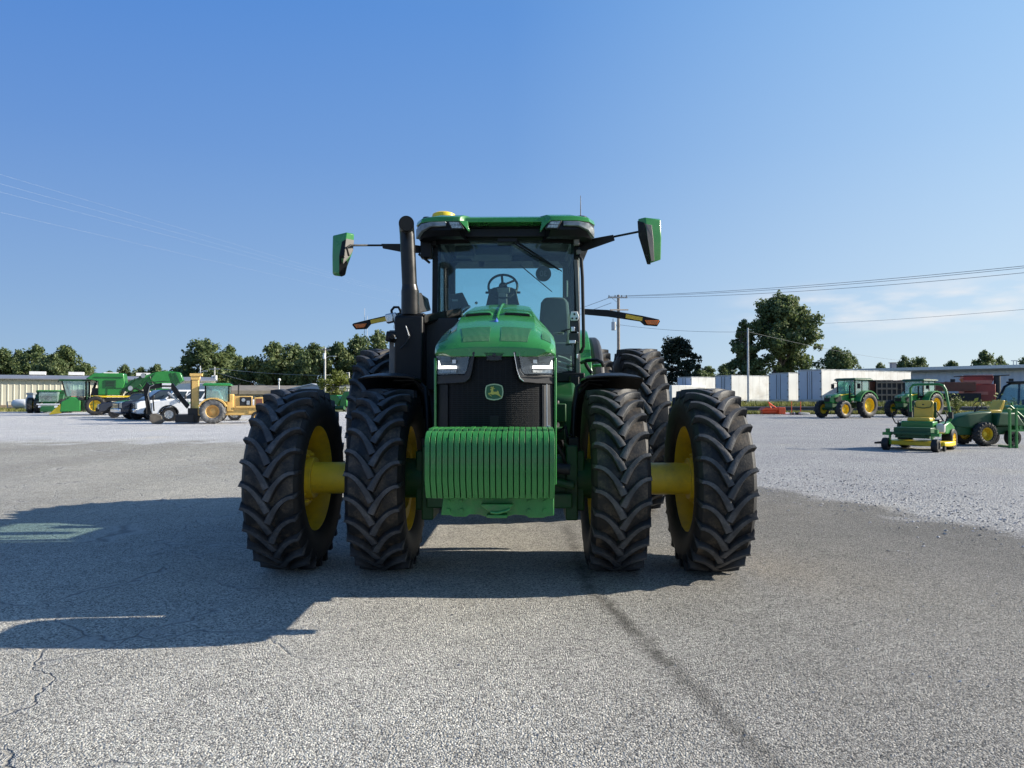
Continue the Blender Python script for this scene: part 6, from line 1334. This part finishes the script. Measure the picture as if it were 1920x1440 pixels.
for s in (-1, 1):
    far_wheel(rt, (s * .42, -.15 + .0, .36), .36, .20, .24, 18, -s, mats=['rub_far', 'rub_side', 'rub_far'], paint='yellow')
    simple_wheel(rt, (s * .38, .85, .24), .24, .18, 'black', axis_flip=s)
S('rear_fender', MB().prism([(.2, .6), (.3, .98), (.9, 1.0), (1.2, .6)], 'x', -.5, .5), 'far_green_dark', rt, bevel=.04)
S('seat', MB().box((0, .45, 1.02), (.42, .4, .1)).prism([(.55, 1.05), (.72, 1.36), (.80, 1.36), (.70, 1.05)], 'x', -.2, .2), 'seat_yellow', rt, bevel=.02)
S('steering_wheel', MB().tube([(.0 + .16 * math.cos(a), .0 + .05 * math.sin(a), 1.18 + .15 * math.sin(a)) for a in [2 * PI * i / 14 for i in range(15)]], .012, 6).tube([(0, .0, 1.17), (0, -.1, 1.0)], .02), 'black', rt)
S('roll_bar', MB().tube([(-.35, 1.15, .45), (-.35, .95, 1.0), (-.35, .85, 1.3)], .03).tube([(.35, 1.15, .45), (.35, .95, 1.0), (.35, .85, 1.3)], .03), 'far_green', rt)
S('rear_linkage', MB().tube([(-.3, .9, 1.15), (-.3, 1.25, .72), (-.3, 1.45, .55)], .025).tube([(.1, .95, 1.1), (.1, 1.3, .7), (.1, 1.5, .5)], .02).box((0, 1.25, .55), (.5, .2, .25)).box((0, 1.2, .75), (.3, .12, .15)), 'far_green', rt)
# ---------------- green pipe stand
ps = new('pipe_stand', gpt(1905, 20.3), R(10), 'green square pipe stand at the right edge of the photo', 'stand')
for x, z in ((-.22, 1.12), (.0, 1.14), (.55, 1.14)): S('post', MB().box((x, 0, z / 2), (.055, .055, z)), 'far_green', ps, bevel=.004)
S('rail', MB().box((.275, 0, 1.115), (.49, .05, .05)), 'far_green', ps); S('rail', MB().box((-.11, 0, .50), (.16, .05, .05)), 'far_green', ps); S('rail', MB().box((.275, 0, .50), (.49, .05, .05)), 'far_green', ps); S('foot', MB().box((0, .3, .03), (.055, .6, .05)), 'far_green', ps)
# ---------------- utility vehicle at the right edge
uv = new('utility_vehicle', gpt(1925, 33.5), R(-72), 'dark green utility vehicle with tinted cab cut by the right edge of the photo', 'utility vehicle')
S('body', MB().prism([(-1.2, .45), (-1.15, .95), (-.9, 1.08), (1.7, 1.10), (1.75, .45)], 'x', -.85, .85), 'far_green', uv, bevel=.06)
S('lower_body', MB().box((0, .25, .48), (1.66, 2.9, .28)), 'dark', uv, bevel=.03)
for s in (-1, 1):
    S('cab_frame', MB().tube([(s * .78, -.95, 1.08), (s * .74, -.45, 1.95), (s * .70, -.1, 2.12), (s * .70, 1.1, 2.15), (s * .76, 1.55, 1.2)], .06), 'black', uv); S('cab_post', MB().tube([(s * .80, .55, 1.1), (s * .71, .5, 2.12)], .05), 'black', uv)
    S('side_glass', MB().loft([[(s * .79, -.8, 1.12), (s * .79, 1.5, 1.12), (s * .72, 1.05, 2.08), (s * .72, -.3, 2.06)], [(s * .775, -.8, 1.12), (s * .775, 1.5, 1.12), (s * .705, 1.05, 2.08), (s * .705, -.3, 2.06)]]), 'glass', uv)
    for y in (-.7, 1.15): simple_wheel(uv, (s * .76, y, .33), .33, .24, 'black', axis_flip=s)
S('roof', MB().box((0, .5, 2.17), (1.5, 1.7, .09)), 'black', uv, bevel=.04)
S('windscreen', MB().loft([[(-.74, -.86, 1.12), (.74, -.86, 1.12), (.68, -.36, 2.05), (-.68, -.36, 2.05)], [(-.74, -.84, 1.12), (.74, -.84, 1.12), (.68, -.34, 2.05), (-.68, -.34, 2.05)]]), 'glass', uv)
S('seat', MB().box((0, .8, 1.2), (1.3, .5, .3)).box((0, 1.1, 1.55), (1.3, .14, .5)), 'interior', uv, bevel=.03)
# ---------------- red combine, hopper wagon, crate trailer
rc_ = new('red_combine', gpt(1836, 70), R(-25), 'old red combine parked in front of the pale warehouse', 'combine')
S('body', MB().box((0, 1.5, 1.9), (2.6, 4, 1.7)), 'red', rc_, bevel=.08)
S('grain_tank', MB().loft([[(a * s, y, z) for a, y in ((-1, .2), (1, .2), (1, 2.8), (-1, 2.8))] for s, z in ((1.0, 2.7), (1.35, 3.35))]), 'red', rc_, bevel=.03)
S('tank_cover', MB().box((0, 1.5, 3.48), (2.5, 2.4, .35)), 'red', rc_, bevel=.08)
S('header_beam', MB().box((-3.4, -.6, 2.5), (6.0, 1.0, .9)), 'rust', rc_, bevel=.04); S('under_beam', MB().box((-3.0, -.4, 1.4), (6.0, 1.4, .9)), 'dark', rc_)
S('front_panel', MB().box((-.3, -.55, 1.85), (1.9, .1, .3)).box((-.2, -.6, 2.95), (2.4, .1, .35)), mat('pink_red_panel', (.50, .16, .12), .5, var=.1), rc_)
S('mirror_bar', MB().tube([(-2.2, -.7, 3.5), (-.9, -.3, 3.55), (1.5, -.3, 3.55), (2.4, -.7, 3.6)], .05).box((-2.3, -.7, 3.0), (.4, .08, .5)).box((2.5, -.7, 3.0), (.4, .08, .5)), 'dark', rc_)
S('stack', MB().cyl((1.5, 0, 1.5), (1.5, 0, 3.6), .28, n=12), 'char', rc_)
S('underside', MB().box((0, 1.5, .9), (2.4, 3.8, .7)), 'dark', rc_)
for s in (-1, 1): S('wheel', MB().lathe([(-.3, .001), (-.3, .7), (.3, .7), (.3, .001)], 24, (s * 1.3, .2, .75)), 'rub_far', rc_)
hw = new('hopper_wagon', gpt(1630, 68), R(-8), 'rusty red sloping hopper wagon right of the nearer utility tractor', 'wagon')
S('hopper', MB().loft([[(a * s_, b * 1.1 * s_, z) for a, b in ((-1, -1), (1, -1), (1, 1), (-1, 1))] for s_, z in ((.8, 1.0), (1.45, 2.9), (1.5, 2.95))]), 'rust', hw, bevel=.03)
S('rim_rail', frame_y(MB(), rrect(3.1, .16, .03, 3, 0, 2.98), rrect(3.0, .06, .01, 3, 0, 2.98), -1.68, 1.68), 'dark', hw)
for x in (-1, -.3, .4, 1.05): S('rib', MB().tube([(x * .62, -.90, 1.05), (x * 1.15, -1.62, 2.85)], .04), 'rust', hw)
S('running_gear', MB().box((0, 0, .8), (2.2, 2.2, .25)), 'dark', hw)
for s in (-1, 1): S('wheel', MB().lathe([(-.12, .001), (-.12, .45), (.12, .45), (.12, .001)], 18, (s * 1.0, -.6, .45)), 'rub_far', hw)
ct = new('crate_trailer', gpt(1667, 66), R(-6), 'trailer with weathered wooden crate sides left of the second utility tractor', 'trailer')
S('load_back', MB().box((0, .6, 2.0), (2.1, 1.2, 1.9)), 'dark', ct)
for i in range(6): S('slat', MB().box((-1.1 + .44 * i, -.05, 2.0), (.10, .06, 2.0)), 'old_wood', ct)
for i in range(4): S('board', MB().box((0, -.1, 1.1 + .58 * i), (2.35, .05, .16)), 'old_wood', ct)
S('bed', MB().box((0, .6, .92), (2.5, 1.6, .16)), 'dark', ct)
for x in (-.8, .5, 1.2): S('wheel', MB().lathe([(-.12, .001), (-.12, .42), (.12, .42), (.12, .001)], 18, (0, 0, 0)), 'rub_far', ct).location = (x, .1, .42)
ct.children[-1].rotation_euler = (0, 0, .2)
ds = new('dark_implement', gpt(1702, 67), R(-6), 'dark implement with a flat top behind the second utility tractor', 'farm machine'); S('top_frame', MB().box((0, 0, 3.0), (3.4, 1.4, .22), (0, R(-3), 0)), 'rust', ds, bevel=.03); S('base_frame', MB().box((0, .2, 1.5), (2.6, 1.2, 2.7)), 'dark', ds, bevel=.03)
# ---------------- orange implement and bits on the verge
oi = new('orange_implement', gpt(1446, 58.5), R(6), 'small bright orange implement standing alone on the edge of the gravel', 'farm implement')
S('side_plate', MB().prism([(.45, .08), (.45, .62), (1.0, .62), (1.0, .08)], 'y', -.45, .45), 'redorange', oi, bevel=.02)
S('drum', MB().cyl((-.85, 0, .30), (.45, 0, .30), .22, n=14), 'redorange', oi); S('cover', MB().prism([(-.95, .42), (-.7, .62), (.45, .55), (.45, .42)], 'y', -.4, .4), 'redorange', oi)
S('hitch_mast', MB().tube([(-.1, -.2, .55), (-.25, 0, 1.05), (.5, .1, .55)], .05), 'redorange', oi)
for px, m_, wz, lab in ((1478, 'white', .75, 'short white pipe on the verge right of the orange implement'), (1498, 'black', 1.3, 'flat black pipe bundle on the verge left of the utility tractor')):
    b_o = new('pipe', gpt(px, 59.2), 0, lab, 'pipe'); S('pipe_body', MB().cyl((-wz / 1.6, 0, .09), (wz / 1.6, 0, .09), .09, n=10), m_, b_o); S('pipe_end', MB().cyl((wz / 1.6, 0, .09), (wz / 1.6 + .05, 0, .09), .11, n=10), m_, b_o)
for px, lab in ((1484, 'left one of two thin red marker stakes by the guard rail'), (1501, 'right one of two thin red marker stakes by the guard rail')):
    b_o = new('marker_stake', gpt(px, 60.3), 0, lab, 'stake'); S('stake_shaft', MB().cyl((0, 0, 0), (0, 0, 1.05), .025, n=6), 'redorange', b_o); S('stake_cap', MB().cyl((0, 0, 1.05), (0, 0, 1.1), .035, n=6), 'redorange', b_o)
cs = new('curb_stone', gpt(1512, 59.0), R(10), 'pale concrete block lying beside the front wheel of the nearer utility tractor', 'block'); S('block', MB().box((-.2, 0, .1), (.9, .25, .2), (0, R(6), 0)), 'concrete', cs, bevel=.04)
# ---------------- weeds
def weed(px, D, h, n, seed, label):
    r = random.Random(seed); t = new('weed', gpt(px, D), 0, label, 'weed', 'tall weeds growing at the right')
    lf = MB(); stm = MB()
    for i in range(n):
        a = r.uniform(0, 6.3); q = r.uniform(.05, .3) * h; tip = Vector((q * math.cos(a), q * math.sin(a), h * r.uniform(.6, 1)))
        stm.tube([(0, 0, 0), tip * .55 + Vector((0, 0, .1 * h)), tip], [.015, .01, .005], 4)
        for k in range(26):
            u = r.uniform(.25, 1); p = tip * u + Vector((r.gauss(0, .07), r.gauss(0, .07), r.gauss(0, .05))) * h; l = .11 * h * r.uniform(.6, 1.3)
            d = Vector((r.gauss(0, 1), r.gauss(0, 1), r.gauss(.3, .6))).normalized(); b = d.orthogonal().normalized()
            lf.add([p, p + d * l * .5 + b * l * .3, p + d * l, p + d * l * .5 - b * l * .3], [(0, 1, 2), (0, 2, 3)])
    S('stem', stm, 'leaf_yel', t); lf.build('leaves', 'leaf_yel', t, sharp=None, normals=False)
for a in ((1857, 24.5, 1.6, 7, 1, 'tallest bright green weed behind the seat of the compact tractor'), (1843, 25, .98, 5, 2, 'smaller weed just left of the tallest bright green weed'), (1806, 27, 1.0, 4, 3, 'little weed above the hood of the compact tractor'), (1760, 60.5, 2.2, 6, 4, 'tall weed seen inside the mower roll bar'), (1793, 61, 1.9, 9, 5, 'bushy weed right of the mower roll bar'), (1655, 62, 1.3, 8, 6, 'low weed clump in front of the crate trailer'), (1905, 62, 1.5, 8, 7, 'weed clump behind the utility vehicle at the right edge')): weed(*a)
